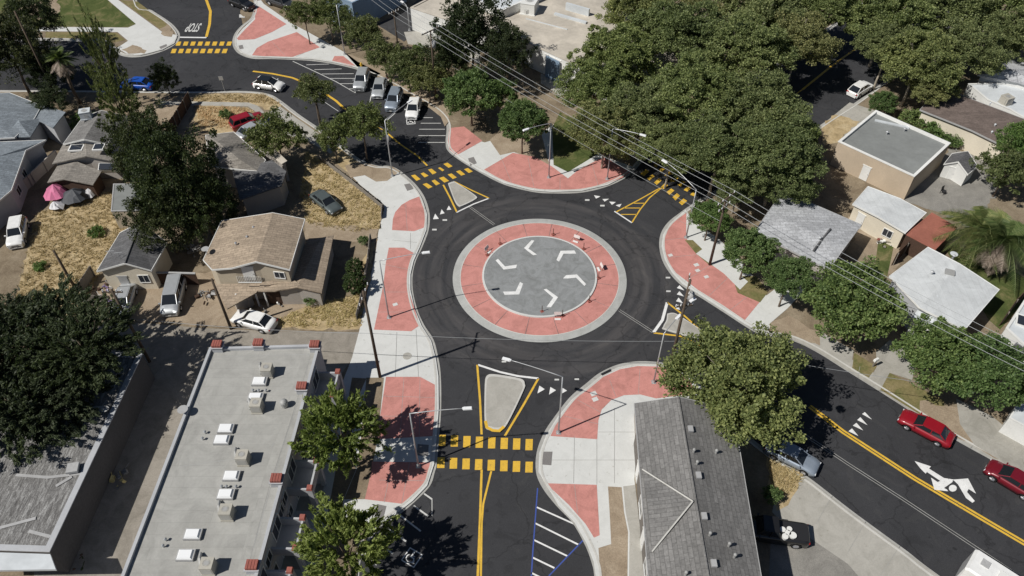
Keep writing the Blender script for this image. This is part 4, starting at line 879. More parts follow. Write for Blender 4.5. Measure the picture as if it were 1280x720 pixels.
h15 = house('white_roofed_house', 'house with a broad pale metal roof and small front gable behind the street trees', 'house', [(1112, 345, 3.3), (1160, 309, 3.3), (1200, 330, 3.9), (1249, 362, 3.3), (1206, 412, 3.3), (1150, 385, 3.9)], [(0, 1, 2, 5), (5, 2, 3, 4)], [0, 1, 2, 3, 4, 5], 'roof_metal', 'stucco_grey', over=.35)
wing(h15, [(1155, 378, 3.2), (1172, 368, 3.9), (1186, 400, 3.1), (1165, 412, 3.1), (1140, 396, 3.1)], [(0, 1, 3, 4), (1, 2, 3)], [0, 1, 2, 3, 4], 'roof_white', 'stucco_white', .2)
on_roof(h15, 'roof_hatch', 'duct_grey', MB().box(G(1187, 341, 3.9), (.9, .7, .4), -.4)); vent(h15, 1164, 343, 3.7); vent(h15, 1191, 323, 3.6)
q = G(1190, 322, 3.5); on_roof(h15, 'satellite_dish', 'roof_white', MB().tube([q, q + Vector((0, 0, .5))], .04, 6).disc(q, .4, 4.05, 14))
h16 = flat_building('white_flat_house', 'white flat-roofed house with dark roof window at the right frame edge', [(1257, 411), (1285, 368), (1360, 410), (1320, 470)], 3.2, 'roof_white', 'stucco_white', 'house', .15, .2)
n_ = on_roof(h16, 'roof_window', 'trim_white', MB().box(G(1281, 402, 3.3), (1.6, 1.6, .2), -.5)); MB().box(G(1281, 402, 3.36), (1.3, 1.3, .16), -.5).obj('pane', 'dark_glass', n_, at=Vector((0, 0, 0)))
wing(h16, [(1262, 436, 3.0), (1285, 414, 3.0), (1330, 440, 3.0), (1310, 466, 3.0)], [(0, 1, 2, 3)], [0, 1, 2, 3], 'shingle_dark', 'stucco_white')
flat_building('porch_canopy', 'white flat canopy behind the low brown picket fence at the right edge', [(1262, 522), (1275, 500), (1330, 520), (1310, 548)], 2.4, 'roof_white', 'stucco_white', 'canopy', .03, .1)
# ---- commercial buildings to the north
h17 = flat_building('commercial_building', 'long tan flat-roofed commercial building with blue door wall behind the conifers', [(513, 10), (549, 22), (655, 52), (722, 83), (800, 110), (870, 60), (690, -40), (590, -30)], 3.8, 'roof_tan', 'stucco_white', par_h=.12, par_w=.3, par_mat='roof_tan',
    opens=[(2, .55, 1.8, 3.0, 3.2, 'garage'), (0, .9, 1.8, 1.6, 1.8, 'window')])
q0, q1 = G(684, 66, 3.8), G(701, 74, 3.8); d_ = (q1 - q0).normalized()
on_roof(h17, 'blue_panel', 'siding_blue', MB().box(Vector(((q0.x + q1.x) / 2, (q0.y + q1.y) / 2, 1.8)) + Vector((d_.y, -d_.x, 0)) * .25, ((q1 - q0).length, .12, 3.4), atan2(d_.y, d_.x)))
unit(h17, 662, 14, 3.8, 2.2, 2.6, 1.6, -.3, 'stucco_white', False)
on_roof(h17, 'roof_curb', 'roof_white', MB().box(G(713, 23, 3.9), (5.5, .5, .35), -.55).box(G(722, 12, 4.3), (4.0, .4, 1.2), -.55).box(G(683, 30, 3.85), (7, .15, .1), -.5))
flat_building('white_roofed_building', 'white flat-roofed building at the top edge behind the conifers', [(560, -30), (592, 0), (628, 14), (690, -14), (700, -40)], 5.0, 'roof_white', 'stucco_white', par_h=.15)
flat_building('grey_building', 'grey-blue flat building at the top edge beside the car park', [(440, 5), (456, -2), (505, -30), (410, -40), (400, -10)], 4.5, 'roof_white', 'siding_blue', par_h=.2)

# ================================================================ fences and low walls
def fence(name, label, pts_px, h, mat, cat='fence', post=2.4, boards=True, z0=.12, rail_top=None, thick=.06):
    P_ = [G(x, y, z0) for x, y in pts_px]; t = thing(name, label, cat, (P_[0].x, P_[0].y, 0)); pan = MB(); ps = MB()
    for a, b in zip(P_[:-1], P_[1:]):
        d = b - a; L = d.length; rz = atan2(d.y, d.x); n = max(1, int(L / .22))
        if boards:
            for i in range(n):
                c = a + d * ((i + .5) / n); hh = h * random.uniform(.96, 1.02); pan.box(Vector((c.x, c.y, z0 + hh / 2)), (L / n * .93, thick, hh), rz)
        else:
            c = (a + b) / 2; pan.box(Vector((c.x, c.y, z0 + h / 2)), (L, thick, h), rz)
        for i in range(int(L / post) + 1):
            c = a + d * (min(1, i * post / L)); o = Vector((-d.y, d.x, 0)).normalized() * (thick / 2 + .06); MB().box(Vector((c.x, c.y, z0 + h / 2)) + o, (.11, .11, h + .1), rz).obj('post', 'wood_grey' if boards else mat, t)
        if rail_top: c = (a + b) / 2; MB().box(Vector((c.x, c.y, z0 + h + .05)), (L, .22, .1), rz).obj('top_rail', rail_top, t)
    on_roof(t, 'fence_panel', mat, pan); return t
fence('wooden_fence', 'tall dark wooden fence between two front yards by the west street', [(239, 130), (233, 140), (221, 160), (212, 172)], 1.9, 'wood_dark')
fence('wooden_fence', 'dark brown fence with a pale top rail beside the beige cottage', [(190, 355), (214, 355), (250, 356)], 1.7, 'wood_dark', rail_top='trim_grey')
fence('wooden_fence', 'dark board fence between the two pale roofed houses of the east block', [(1140, 305), (1128, 318), (1114, 332)], 1.8, 'wood_dark')
fence('wooden_fence', 'reddish brown fence along the lawn by the right frame edge', [(1285, 365), (1262, 388), (1248, 408)], 1.7, 'wood_dark')
fence('picket_fence', 'low reddish brown picket fence in front of the white canopy', [(1257, 532), (1270, 540), (1300, 558)], 1.0, 'brick_red')
fence('boundary_wall', 'thin pale boundary wall beside the far-left blue-grey house', [(74, 200), (40, 232), (0, 270), (-40, 305)], 1.5, 'stucco_pale', 'wall', boards=False, thick=.15)
fence('wire_fence', 'low dark fence along the pavement beside the clipped round bushes', [(463, 300), (460, 330), (453, 372), (446, 400)], .9, 'wood_grey', boards=True)
fence('wire_fence', 'low dark fence on the pale kerb wall at the corner of the dry yard', [(398, 198), (440, 230), (478, 261), (477, 274)], .7, 'wood_grey')
fence('wooden_fence', 'low grey fence enclosing the junk beside the beige cottage', [(118, 345), (104, 366), (108, 382), (135, 381)], 1.5, 'wood_grey')
fence('boundary_wall', 'narrow grey wall with patio railing along the gabled building', [(793, 520), (797, 600), (806, 690), (809, 750)], .8, 'stucco_pale', 'wall', boards=False, thick=.12)
# ================================================================ trees
def leaf_cloud(seed, n_clump, per, leaf, spread=.2, squash=.75, lump=.25, core=.35, up=.3, aspect=.6, shoots=False, low=-.55):
    """many small leaf faces gathered in clumps through the volume of a unit crown"""
    R_ = random.Random(seed); vs = []; fs = []
    ph = [R_.uniform(0, 6.28) for _ in range(6)]
    def rad(u):
        a = atan2(u.y, u.x); return 1 + lump * (.5 * sin(3 * a + ph[0] + 2 * u.z) + .35 * sin(5 * a + ph[1] - 3 * u.z) + .3 * sin(4 * u.z * 2 + ph[2] + a))
    for c in range(n_clump):
        while True:
            u = Vector((R_.gauss(0, 1), R_.gauss(0, 1), R_.gauss(0, 1))).normalized()
            if u.z > low: break
        r = rad(u) * (R_.uniform(.72, 1.0) if R_.random() > core else R_.uniform(.25, .8))
        cc = Vector((u.x * r, u.y * r, u.z * r * squash)); cr = spread * R_.choice((.6, .8, 1, 1, 1.3, 1.55))
        if shoots:
            d = (u + Vector((R_.gauss(0, .35), R_.gauss(0, .35), R_.uniform(-.1, .7)))).normalized(); L = cr * R_.uniform(1.4, 2.4)
            for k in range(per):
                s = R_.random(); p = cc + d * L * s + Vector((R_.gauss(0, 1), R_.gauss(0, 1), R_.gauss(0, 1))) * cr * .16
                ld = (d * 1.1 + Vector((R_.gauss(0, .6), R_.gauss(0, .6), R_.gauss(0, .6)))).normalized(); _leaf(R_, vs, fs, p, ld, leaf * R_.uniform(.7, 1.5), aspect)
        else:
            for k in range(per):
                q = Vector((R_.gauss(0, 1), R_.gauss(0, 1), R_.gauss(0, 1))); q = q.normalized() * cr * R_.random() ** .45
                q.z *= .75; p = cc + q
                ld = (q.normalized() * .5 + u * .3 + Vector((R_.gauss(0, .6), R_.gauss(0, .6), R_.gauss(0, .6) - .1))).normalized(); _leaf(R_, vs, fs, p, ld, leaf * R_.uniform(.6, 1.4), aspect)
    return vs, fs
def _leaf(R_, vs, fs, p, d, s, asp):
    a = d.cross(Vector((R_.gauss(0, 1), R_.gauss(0, 1), R_.gauss(0, 1)))).normalized() * s * asp * .5; b = d * s * .5; o = len(vs)
    vs += [p - b, p + a, p + b, p - a]; fs.append((o, o + 1, o + 2, o + 3))
def raw_mesh(name, vs, fs, mat):
    me = bpy.data.meshes.new(name); me.from_pydata([tuple(v) for v in vs], [], fs); me.materials.append(MATS[mat]); me.update(); return me
def trunk_mesh(seed, mat='bark', limbs=6, r=.045, hz=1.0, lean=.0):
    """unit trunk: base at -1 (ground), forks below the crown's centre; scaled with the crown"""
    R_ = random.Random(seed); m = MB()
    m.tube([(0, 0, -1), (lean * .3, .02, -.75), (lean * .6, -.02, -.5), (lean, 0, -.3)], [r * 1.35, r, r * .9, r * .8], 8)
    for k in range(limbs):
        a = 2 * pi * k / limbs + R_.uniform(-.4, .4); e = R_.uniform(.5, .85)
        p0 = Vector((lean, 0, -.35)); p1 = Vector((cos(a) * e * .4, sin(a) * e * .4, R_.uniform(-.15, .1))); p2 = Vector((cos(a) * e * .85, sin(a) * e * .85, R_.uniform(.05, .45)))
        m.tube([p0, p1, p2], [r * .6, r * .4, r * .12], 6, False)
        b = a + R_.uniform(.4, .9); p3 = p1 + Vector((cos(b) * .3, sin(b) * .3, .25)); m.tube([p1, p3], [r * .3, r * .08], 5, False)
    return m.mesh('trunk', mat, True)
CROWN = {}
def crown_kind(kind, variants, mat, bark='bark', **kw):
    CROWN[kind] = [(raw_mesh('crown', *leaf_cloud(100 * len(CROWN) + i, **kw), mat), trunk_mesh(50 * len(CROWN) + i, bark)) for i in range(variants)]
crown_kind('plane', 5, 'leaf_plane', 'bark_pale', n_clump=430, per=125, leaf=.044, spread=.125, squash=.85, lump=.36, core=.25, aspect=.75)
crown_kind('green', 3, 'leaf_green', n_clump=300, per=105, leaf=.06, spread=.14, squash=.8, lump=.28, core=.25, aspect=.7)
crown_kind('dark', 3, 'leaf_dark', n_clump=300, per=100, leaf=.048, spread=.14, squash=.9, lump=.35, core=.3, aspect=.6)
crown_kind('olive', 3, 'leaf_olive', n_clump=190, per=62, leaf=.075, spread=.145, squash=.8, lump=.4, core=.4, aspect=.6)
crown_kind('yellow', 2, 'leaf_yellow', n_clump=260, per=56, leaf=.115, spread=.15, squash=.8, lump=.3, core=.35, aspect=.32, shoots=True)
crown_kind('pepper', 2, 'leaf_pepper', n_clump=460, per=70, leaf=.075, spread=.12, squash=.7, lump=.35, core=.25, aspect=.3, shoots=True)
crown_kind('conifer', 2, 'leaf_olive', n_clump=170, per=40, leaf=.09, spread=.15, squash=1.0, lump=.45, core=.5, aspect=.4, shoots=True)
crown_kind('topiary', 1, 'leaf_topiary', n_clump=160, per=40, leaf=.12, spread=.13, squash=.95, lump=.04, core=.15, aspect=.6, low=-.9)
crown_kind('bush', 2, 'leaf_green', n_clump=80, per=34, leaf=.17, spread=.24, squash=.8, lump=.3, core=.3, aspect=.5, low=-.3)
def tree(kind, px, py, R, hc, label, sz=None, cat='tree', group=None, name=None, rz=None, gx=None, gy=None):
    """crown centred at the surveyed point px,py at height hc, radius R"""
    c = G(px, py, hc); sz = sz or R * .8
    if kind not in ('topiary', 'bush'): R *= .95 if kind in ('dark', 'pepper') else .87
    t = thing(name or {'conifer': 'conifer_tree', 'topiary': 'round_bush', 'bush': 'bush'}.get(kind, kind + '_tree' if kind in ('plane', 'pepper') else 'broadleaf_tree'), label, cat, (c.x, c.y, .1), 0, group)
    cm, tm = random.choice(CROWN[kind]); a = random.uniform(0, 6.28) if rz is None else rz
    o = bpy.data.objects.new('crown', cm); COL.objects.link(o); o.parent = t; o.location = (0, 0, hc - .1); o.scale = (R, R, sz); o.rotation_euler = (0, 0, a)
    if kind != 'bush':
        k = bpy.data.objects.new('trunk', tm); COL.objects.link(k); k.parent = t; k.location = (0, 0, hc - .1); k.scale = (R * .8, R * .8, hc - .05); k.rotation_euler = (0, 0, a)
        if kind in ('topiary',): k.scale = (R, R, hc)
    return t
# big mass of plane trees in the upper right
PG = 'plane trees of the wooded street'
spots = [(770, 70, 6.0, 9), (850, 40, 6.5, 10), (930, 60, 6.2, 10), (800, 140, 5.0, 8.5), (870, 120, 6.2, 10), (950, 135, 6.0, 10), (757, 165, 4.6, 7), (742, 112, 5.0, 7.5), (840, 185, 4.0, 7.5), (900, 185, 5.2, 9), (975, 190, 5.2, 10),
         (990, 165, 3.2, 7.5), (800, 5, 6.0, 9.5), (890, -20, 6.5, 10), (960, 10, 6.5, 10), (1000, 50, 5.2, 9), (1030, 5, 6.0, 10), (1110, 20, 6.6, 10), (1190, 10, 6.6, 10), (1260, 0, 6.6, 10), (1112, 58, 4.6, 8.5), (1150, 75, 5.5, 9), (1215, 60, 5.0, 8.5), (1272, 45, 5, 8.5),
         (985, 225, 3.6, 6.5), (925, 228, 3.4, 6.0), (1165, 110, 3.2, 6)]
labs = ['large olive plane tree at the left edge of the dense canopy, above the commercial roof', 'large plane tree near the top of the canopy, second from its left', 'broad plane tree in the middle of the upper canopy', 'plane tree on the lower left flank of the canopy above the red corner paving', 'broad plane tree at the heart of the dense canopy',
        'broad plane tree on the right of the canopy heart, left of the shaded street', 'small pale plane tree over the shaded lawn by the north lamp', 'small olive plane tree beside the blue door wall', 'small plane tree just behind the north-east crossing', 'plane tree overhanging the power lines east of the crossing', 'plane tree above the shingled house by the shaded street',
        'small plane tree left of the white parked car on the shaded street', 'plane tree at the top frame edge, leftmost in the canopy', 'plane tree cut by the top frame edge in the middle of the canopy', 'plane tree at the top edge just left of the shaded street', 'plane tree hanging over the shaded street on its left side', 'plane tree at the top edge above the shaded street',
        'big plane tree right of the shaded street at the top edge', 'big plane tree at the top edge, second from the right', 'big plane tree in the upper right corner', 'plane tree right above the white parked car on the shaded street', 'plane tree left of the brown-roofed house', 'plane tree shading the white-roofed house', 'plane tree at the right frame edge above the white-roofed house',
        'low plane tree shading the yard left of the cream garage', 'low plane tree behind the wires left of the shingled house', 'small plane tree touching the corner of the brown roof']
for (x, y, R, hc), lb in zip(spots, labs): tree('plane', x, y, R * .98, hc * .8, lb, R * .70, group=PG)
tree('plane', 922, 476, 6.3, 6.4, 'solitary broad plane tree over the south-east street beside the shingled gable building', 4.6)
# bright green street trees
GG = 'bright green street trees of the east pavement'
for x, y, R, hc, lb in ((936, 312, 3.1, 4.6, 'bright green street tree nearest the wooden pole on the red paving'), (987, 346, 2.8, 4.6, 'bright green street tree in front of the pale shingled house'), (1066, 376, 4.8, 5.0, 'widest bright green street tree between the shingled and the metal-roofed house'),
                        (1178, 446, 4.1, 5.0, 'bright green street tree below the metal-roofed house'), (1234, 462, 4.2, 5.0, 'bright green street tree nearest the right edge picket fence'), (888, 270, 2.4, 3.8, 'small green street tree beside the curved-arm lamp on the red paving')):
    tree('green', x, y, R, hc, lb, R * .78, group=GG)
for x, y, R, hc, lb in ((653, 152, 3.4, 5.0, 'bright green tree standing in the red north paving'), (588, 116, 4.0, 5.2, 'bright green tree below the dark conifers at the red paving tip'), (625, 118, 2.6, 4.5, 'small green tree between the dark conifer and the red paving tree')):
    tree('green', x, y, R, hc, lb, R * .85)
tree('green', 1276, 180, 3.0, 4.5, 'green tree at the right edge below the brown roof', 3.0)
tree('olive', 1260, 212, 3.4, 4.2, 'olive green tree beside the garden shed and above the palm', 3.2)
tree('green', 1105, 128, 2.0, 2.6, 'low green tree behind the beige flat-roofed house', 1.6); 
# dark trees
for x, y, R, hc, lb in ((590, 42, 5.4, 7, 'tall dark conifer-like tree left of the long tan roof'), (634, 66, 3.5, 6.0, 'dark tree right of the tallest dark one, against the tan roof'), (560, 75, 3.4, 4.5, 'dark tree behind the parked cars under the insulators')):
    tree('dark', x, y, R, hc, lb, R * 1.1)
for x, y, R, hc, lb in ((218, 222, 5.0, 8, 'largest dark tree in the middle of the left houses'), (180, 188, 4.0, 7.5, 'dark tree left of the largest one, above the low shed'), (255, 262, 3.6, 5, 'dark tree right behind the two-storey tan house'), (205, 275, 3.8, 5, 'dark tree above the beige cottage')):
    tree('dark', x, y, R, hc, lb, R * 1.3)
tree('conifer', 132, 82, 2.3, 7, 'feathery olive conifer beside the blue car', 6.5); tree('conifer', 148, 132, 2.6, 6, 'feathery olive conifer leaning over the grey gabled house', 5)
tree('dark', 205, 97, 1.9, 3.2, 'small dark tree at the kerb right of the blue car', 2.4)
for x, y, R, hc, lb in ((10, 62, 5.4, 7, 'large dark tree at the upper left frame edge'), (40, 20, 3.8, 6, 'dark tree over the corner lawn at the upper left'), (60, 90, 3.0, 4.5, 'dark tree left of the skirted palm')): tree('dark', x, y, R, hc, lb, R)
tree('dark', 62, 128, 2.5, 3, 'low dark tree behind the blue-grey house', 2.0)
# olive street trees of the north-west
for x, y, R, hc, lb in ((391, 112, 2.8, 5.5, 'sparse olive tree at the kerb right of the white moving car'), (452, 155, 3.6, 5.6, 'olive tree whose shadow covers the north-west crossing approach'), (415, 170, 2.6, 4, 'low olive tree left of the crossing approach'), (345, 168, 3.8, 4.5, 'leafy olive tree between the red car and the dry yard'), (380, 18, 3.0, 5, 'olive tree behind the red corner paving, leftmost of its row'), (410, 15, 3.2, 5, 'olive tree behind the red corner paving beside the grey building'),
                        (455, 42, 3.2, 4.5, 'olive tree beside the car park, left of the thin wooden pole'), (480, 68, 3.0, 4, 'reddish olive tree behind the first parked silver car'), (510, 85, 3.2, 4, 'reddish olive tree behind the last parked grey cars'), (535, 98, 3.0, 4, 'olive tree behind the parked white car'), (432, 28, 2.6, 4.5, 'small olive tree between the corner paving and the car park')):
    tree('olive', x, y, R, hc, lb, R * .85)
# dark pepper tree mass in the lower left, spiky trees by the apartments
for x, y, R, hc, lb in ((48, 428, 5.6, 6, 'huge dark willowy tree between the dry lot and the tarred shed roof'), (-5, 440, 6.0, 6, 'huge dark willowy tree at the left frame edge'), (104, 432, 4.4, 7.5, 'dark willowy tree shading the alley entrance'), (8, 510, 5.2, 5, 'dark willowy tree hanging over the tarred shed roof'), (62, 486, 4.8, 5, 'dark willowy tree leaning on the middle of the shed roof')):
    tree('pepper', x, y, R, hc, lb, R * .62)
tree('yellow', 425, 540, 3.5, 5.6, 'spiky yellow-green tree beside the apartment block above the white ramp', 3.2); tree('yellow', 431, 686, 3.5, 5.6, 'spiky yellow-green tree beside the apartment block at the bottom edge', 3.2)
for x, y, R, hc, lb in ((443, 333, 1.0, 1.2, 'smaller upper one of two clipped round bushes beside the pavement'), (443, 353, 1.3, 1.5, 'larger lower one of two clipped round bushes beside the pavement')): tree('topiary', x, y, R, hc, lb, R * .95, cat='bush')
for x, y, R, hc, lb in ((454, 300, .6, .8, 'small bush at the end of the low dark fence by the pavement'), (281, 142, .8, .7, 'round green bush in the dry front yard'), (389, 373, .8, .8, 'dark bush at the corner of the tan side wing'), (966, 618, .8, .9, 'bright green leafy bush behind the gabled building'), (1022, 330, 1.6, 1.4, 'green bush at the foot of the shingled house'),
                        (120, 290, .9, .5, 'grey-green weed bush in the golden lot'), (50, 333, .7, .4, 'small weed bush in the golden lot'), (1223, 326, .9, .7, 'yellow-green palm shrub on the back lawn'), (1140, 150, 1.7, 1.3, 'green hedge bush between the flat roof and the brown roof'), (1165, 165, 1.6, 1.2, 'green hedge bush below the brown roof'), (1190, 175, 1.3, 1.0, 'hedge bush beside the beige wall of the brown-roofed house'),
                        (523, 60, .9, .8, 'yellowish bush beside the car park'), (105, 150, 1.5, .8, 'bright green shrub behind the grey gabled house')):
    tree('bush', x, y, R, hc, lb, R * .85, cat='bush')
# palms
def palm(px, py, hc, label, n=34, L=2.6, skirt=40, seed=1, droop=1.0, skL=1.6, spread=1.0):
    R_ = random.Random(seed); c = G(px, py, hc); t = thing('palm_tree', label, 'palm', (c.x, c.y, .1)); top = Vector((0, 0, hc - .1))
    pts = [Vector((sin(i * .7 + seed) * .12, cos(i * .9) * .1, (hc - .1) * i / 8)) for i in range(9)]; pts[-1] = top
    MB().tube(pts, [.3] + [.22] * 8, 10).obj('trunk', 'bark', t, at=Vector((0, 0, 0)), smooth=True)
    def fronds(n, L, mat, name, e0, e1, dr):
        m = MB()
        for k in range(n):
            a = 2 * pi * k / n + R_.uniform(-.2, .2); el = R_.uniform(e0, e1); d = Vector((cos(a) * cos(el), sin(a) * cos(el), sin(el))); LL = L * R_.uniform(.8, 1.15); prev = top.copy(); S = 7
            side = Vector((-sin(a), cos(a), 0))
            spine = [top + Vector((d.x * LL * s / S, d.y * LL * s / S, d.z * LL * s / S - dr * LL * .45 * (s / S) ** 2)) for s in range(S + 1)]
            m.tube(spine, [.035] * S + [.01], 3, False)
            for s in range(1, S * 5):
                f = s / (S * 5); p = spine[min(S - 1, int(f * S))].lerp(spine[min(S, int(f * S) + 1)], f * S - int(f * S)); w_ = LL * .26 * sin(pi * min(1, f * .9 + .12)) * R_.uniform(.8, 1.1)
                for sg in (-1, 1):
                    tip = p + side * sg * w_ + d * w_ * .55 - Vector((0, 0, w_ * .35)); e = d * .055
                    m.add([p - e, tip, p + e], [(0, 1, 2)])
        m.obj(name, mat, t, at=Vector((0, 0, 0)))
    fronds(n, L, 'leaf_palm', 'fronds', -.1, 1.3, droop)
    if skirt: fronds(skirt, skL, 'leaf_dead', 'dead_fronds', -1.3, -.6, .2)
    return t
palm(74, 72, 7.2, 'shaggy palm with a skirt of dead brown fronds beside the feathery conifer', seed=3, n=30, L=2.3, skirt=50, skL=2.3)
palm(1225, 285, 4.5, 'drooping palm over the rust-red shed roof', seed=5, n=44, L=4.8, skirt=16, skL=3.2, droop=1.4)
palm(1258, 300, 5.0, 'palm with long grey dead fronds at the right edge above the lawn', seed=8, n=40, L=4.6, skirt=34, skL=3.6, droop=1.5)
# tufts of dry weeds over the yards
def tufts(px, n, mat, seed, h=.28):
    R_ = random.Random(seed); P_ = GL(px, .14); xs = [p.x for p in P_]; ys = [p.y for p in P_]; m = MB()
    def inside(x, y):
        c = False; j = len(P_) - 1
        for i in range(len(P_)):
            if (P_[i].y > y) != (P_[j].y > y) and x < (P_[j].x - P_[i].x) * (y - P_[i].y) / (P_[j].y - P_[i].y) + P_[i].x: c = not c
            j = i
        return c
    while n > 0:
        x, y = R_.uniform(min(xs), max(xs)), R_.uniform(min(ys), max(ys))
        if not inside(x, y): continue
        n -= 1
        for k in range(7):
            a = R_.uniform(0, 6.28); l = R_.uniform(.5, 1.2) * h; w_ = .045; q = Vector((x + R_.gauss(0, .12), y + R_.gauss(0, .12), .13)); e = Vector((cos(a + 1.57), sin(a + 1.57), 0)) * w_
            m.add([q - e, q + e, q + Vector((cos(a) * l, sin(a) * l, l * .9))], [(0, 1, 2)])
    o = bpy.data.objects.new('dry_weeds', raw_mesh('dry_weeds', m.v, m.f, mat)); COL.objects.link(o); tag(o, 'dry straw-coloured weeds covering the yards', None, None, 'stuff')
for i, (p, n) in enumerate((([(20, 372), (38, 300), (45, 268), (110, 240), (160, 238), (165, 285), (140, 310), (112, 368), (60, 385)], 1500), ([(383, 190), (400, 200), (476, 258), (474, 285), (440, 290), (385, 280), (375, 240), (381, 215)], 800),
                            ([(345, 400), (380, 385), (446, 368), (452, 345), (458, 350), (448, 408), (350, 408)], 350), ([(246, 132), (308, 135), (325, 147), (310, 160), (270, 160), (245, 158)], 400), ([(245, 119), (330, 118), (350, 130), (320, 128), (240, 126)], 250), ([(962, 574), (1002, 593), (990, 620), (965, 615)], 150))):
    tufts(p, n, 'straw', 60 + i)
# ================================================================ vehicles
CARS = {   # length, width, height, belt z, greenhouse: rear low, rear top, front top, front low ; hood drop
 'sedan': dict(L=4.7, W=1.82, Ht=1.45, zs=.95, g=(-1.85, -1.15, .35, 1.15), hood=.12, trunk=.02, wb=1.38, r=.33),
 'hatch': dict(L=4.4, W=1.82, Ht=1.55, zs=1.0, g=(-2.05, -1.3, .35, 1.25), hood=.14, trunk=.1, wb=1.32, r=.35),
 'suv':   dict(L=4.6, W=1.86, Ht=1.70, zs=1.08, g=(-2.2, -1.85, .3, 1.05), hood=.1, trunk=.0, wb=1.35, r=.37),
 'van':   dict(L=5.0, W=1.95, Ht=1.80, zs=1.1, g=(-2.42, -2.2, .75, 1.65), hood=.2, trunk=.0, wb=1.5, r=.35),
 'pickup': dict(L=5.5, W=1.95, Ht=1.80, zs=1.12, g=(-.35, -.15, 1.0, 1.55), hood=.08, trunk=.0, wb=1.75, r=.40),
}
def make_car(kind, color, label, cat='car', glass_roof=False, group=None):
    p = CARS[kind]; L, W, Ht, zs = p['L'], p['W'], p['Ht'], p['zs']; hl, hw = L / 2, W / 2; r = p['r']
    t = thing('parked_car' if cat == 'car' else cat.replace(' ', '_'), label, cat, group=group)
    xs = sorted(set([-hl, -hl + .06, -hl + .25, hl - .5, hl - .22, hl - .06, hl] + [round(-hl + .25 + i * (L - .75) / 26, 3) for i in range(27)]))
    B = MB(); ring = []
    for x in xs:
        e = min(1, (x + hl) / .45 + .0, (hl - x) / .7); e = max(0, e); ew = hw * (.80 + .20 * sqrt(max(0, 1 - (1 - e) ** 2)))
        top = zs
        if x > p['g'][3] - .1: top = zs - p['hood'] * min(1, (x - p['g'][3] + .1) / max(.3, hl - p['g'][3]))
        if x < p['g'][0]: top = zs - p['trunk']
        top -= .22 * (1 - min(1, (hl - x) / .35)) ** 2 + .14 * (1 - min(1, (x + hl) / .25)) ** 2
        zb = .24
        for xw in (p['wb'], -p['wb']):
            dd = (r + .06) ** 2 - (x - xw) ** 2
            if dd > 0: zb = max(zb, r + sqrt(dd))
        zb = min(zb, top - .12)
        mid = max(zb + .03, zs - .32)
        ring.append([(x, -ew * .95, zb), (x, -ew, mid), (x, -ew * .97, top - .1 if top - .1 > mid else mid + .02), (x, -ew * .88, top), (x, -ew * .4, top + .03), (x, ew * .4, top + .03), (x, ew * .88, top), (x, ew * .97, top - .1 if top - .1 > mid else mid + .02), (x, ew, mid), (x, ew * .95, zb)])
    n = 10; vs = [v for rr in ring for v in rr]; fs = []
    for i in range(len(xs) - 1):
        for k in range(n): fs.append((i * n + k, i * n + (k + 1) % n, (i + 1) * n + (k + 1) % n, (i + 1) * n + k))
    fs += [tuple(range(n)), tuple((len(xs) - 1) * n + k for k in range(n))[::-1]]
    B.add(vs, fs); body = B.obj('body', color, t, at=Vector((0, 0, 0)))
    for pl in body.data.polygons: pl.use_smooth = len(pl.vertices) == 4
    g0, g1, g2, g3 = p['g']; lw, tw = hw * .90, hw * .70; zr = Ht - .05; zl = zs - .02
    lo = [(g0, -lw * .93), (g0, lw * .93), (g3, lw * .9), (g3, -lw * .9)]; hi = [(g1, -tw), (g1, tw), (g2, tw * .98), (g2, -tw * .98)]
    gl = MB().add([(x, y, zl) for x, y in lo] + [(x, y, zr) for x, y in hi], [(0, 1, 5, 4), (1, 2, 6, 5), (2, 3, 7, 6), (3, 0, 4, 7), (4, 5, 6, 7)])
    gl.obj('window', 'car_glass', t, at=Vector((0, 0, 0)))
    rf = MB(); rm = [(g1 - .05, -tw * .9), (g1 + .06, -tw - .03), (g2 - .1, -tw - .03), (g2 + .06, -tw * .9), (g2 + .06, tw * .9), (g2 - .1, tw + .03), (g1 + .06, tw + .03), (g1 - .05, tw * .9)]
    rf.prism(rm, zr - .01, zr + .035); rf.prism([(x * .94 + (g1 + g2) / 2 * .06, y * .86) for x, y in rm], zr + .03, zr + .062)
    roof = rf.obj('roof', 'car_glass' if glass_roof else color, t, at=Vector((0, 0, 0)))
    pm = MB()
    def pil(a, b, r_): MB().tube([a, b], r_, 5).obj('pillar', color, t, at=Vector((0, 0, 0)))
    for a, b in zip(lo, hi): pil((a[0], a[1], zl), (b[0], b[1], zr), .05)
    for fx in (.45,) if kind in ('sedan', 'hatch', 'pickup') else (.35, .68):
        for s in (-1, 1): xl = g0 + (g3 - g0) * fx; xh = g1 + (g2 - g1) * fx; pil((xl, s * lw * .95, zl), (xh, s * tw, zr), .045)
    for sx in (1, -1):
        for sy in (1, -1):
            c = Vector((sx * p['wb'], sy * (hw - .12), r)); a = Vector((0, .11, 0)); w_ = MB().tube([c - a, c + a], r, 18).obj('wheel', 'black_rubber', t, at=Vector((0, 0, 0)))
            o = c + Vector((0, sy * .112, 0)); m = MB()
            m.tube([o, o + Vector((0, sy * .012, 0))], r * .62, 14)
            for k in range(5): an = 2 * pi * k / 5; m.tube([o + Vector((0, sy * .016, 0)), o + Vector((cos(an) * r * .6, sy * .016, sin(an) * r * .6))], .03, 4)
            m.obj('rim', 'chrome', w_, at=Vector((0, 0, 0)))
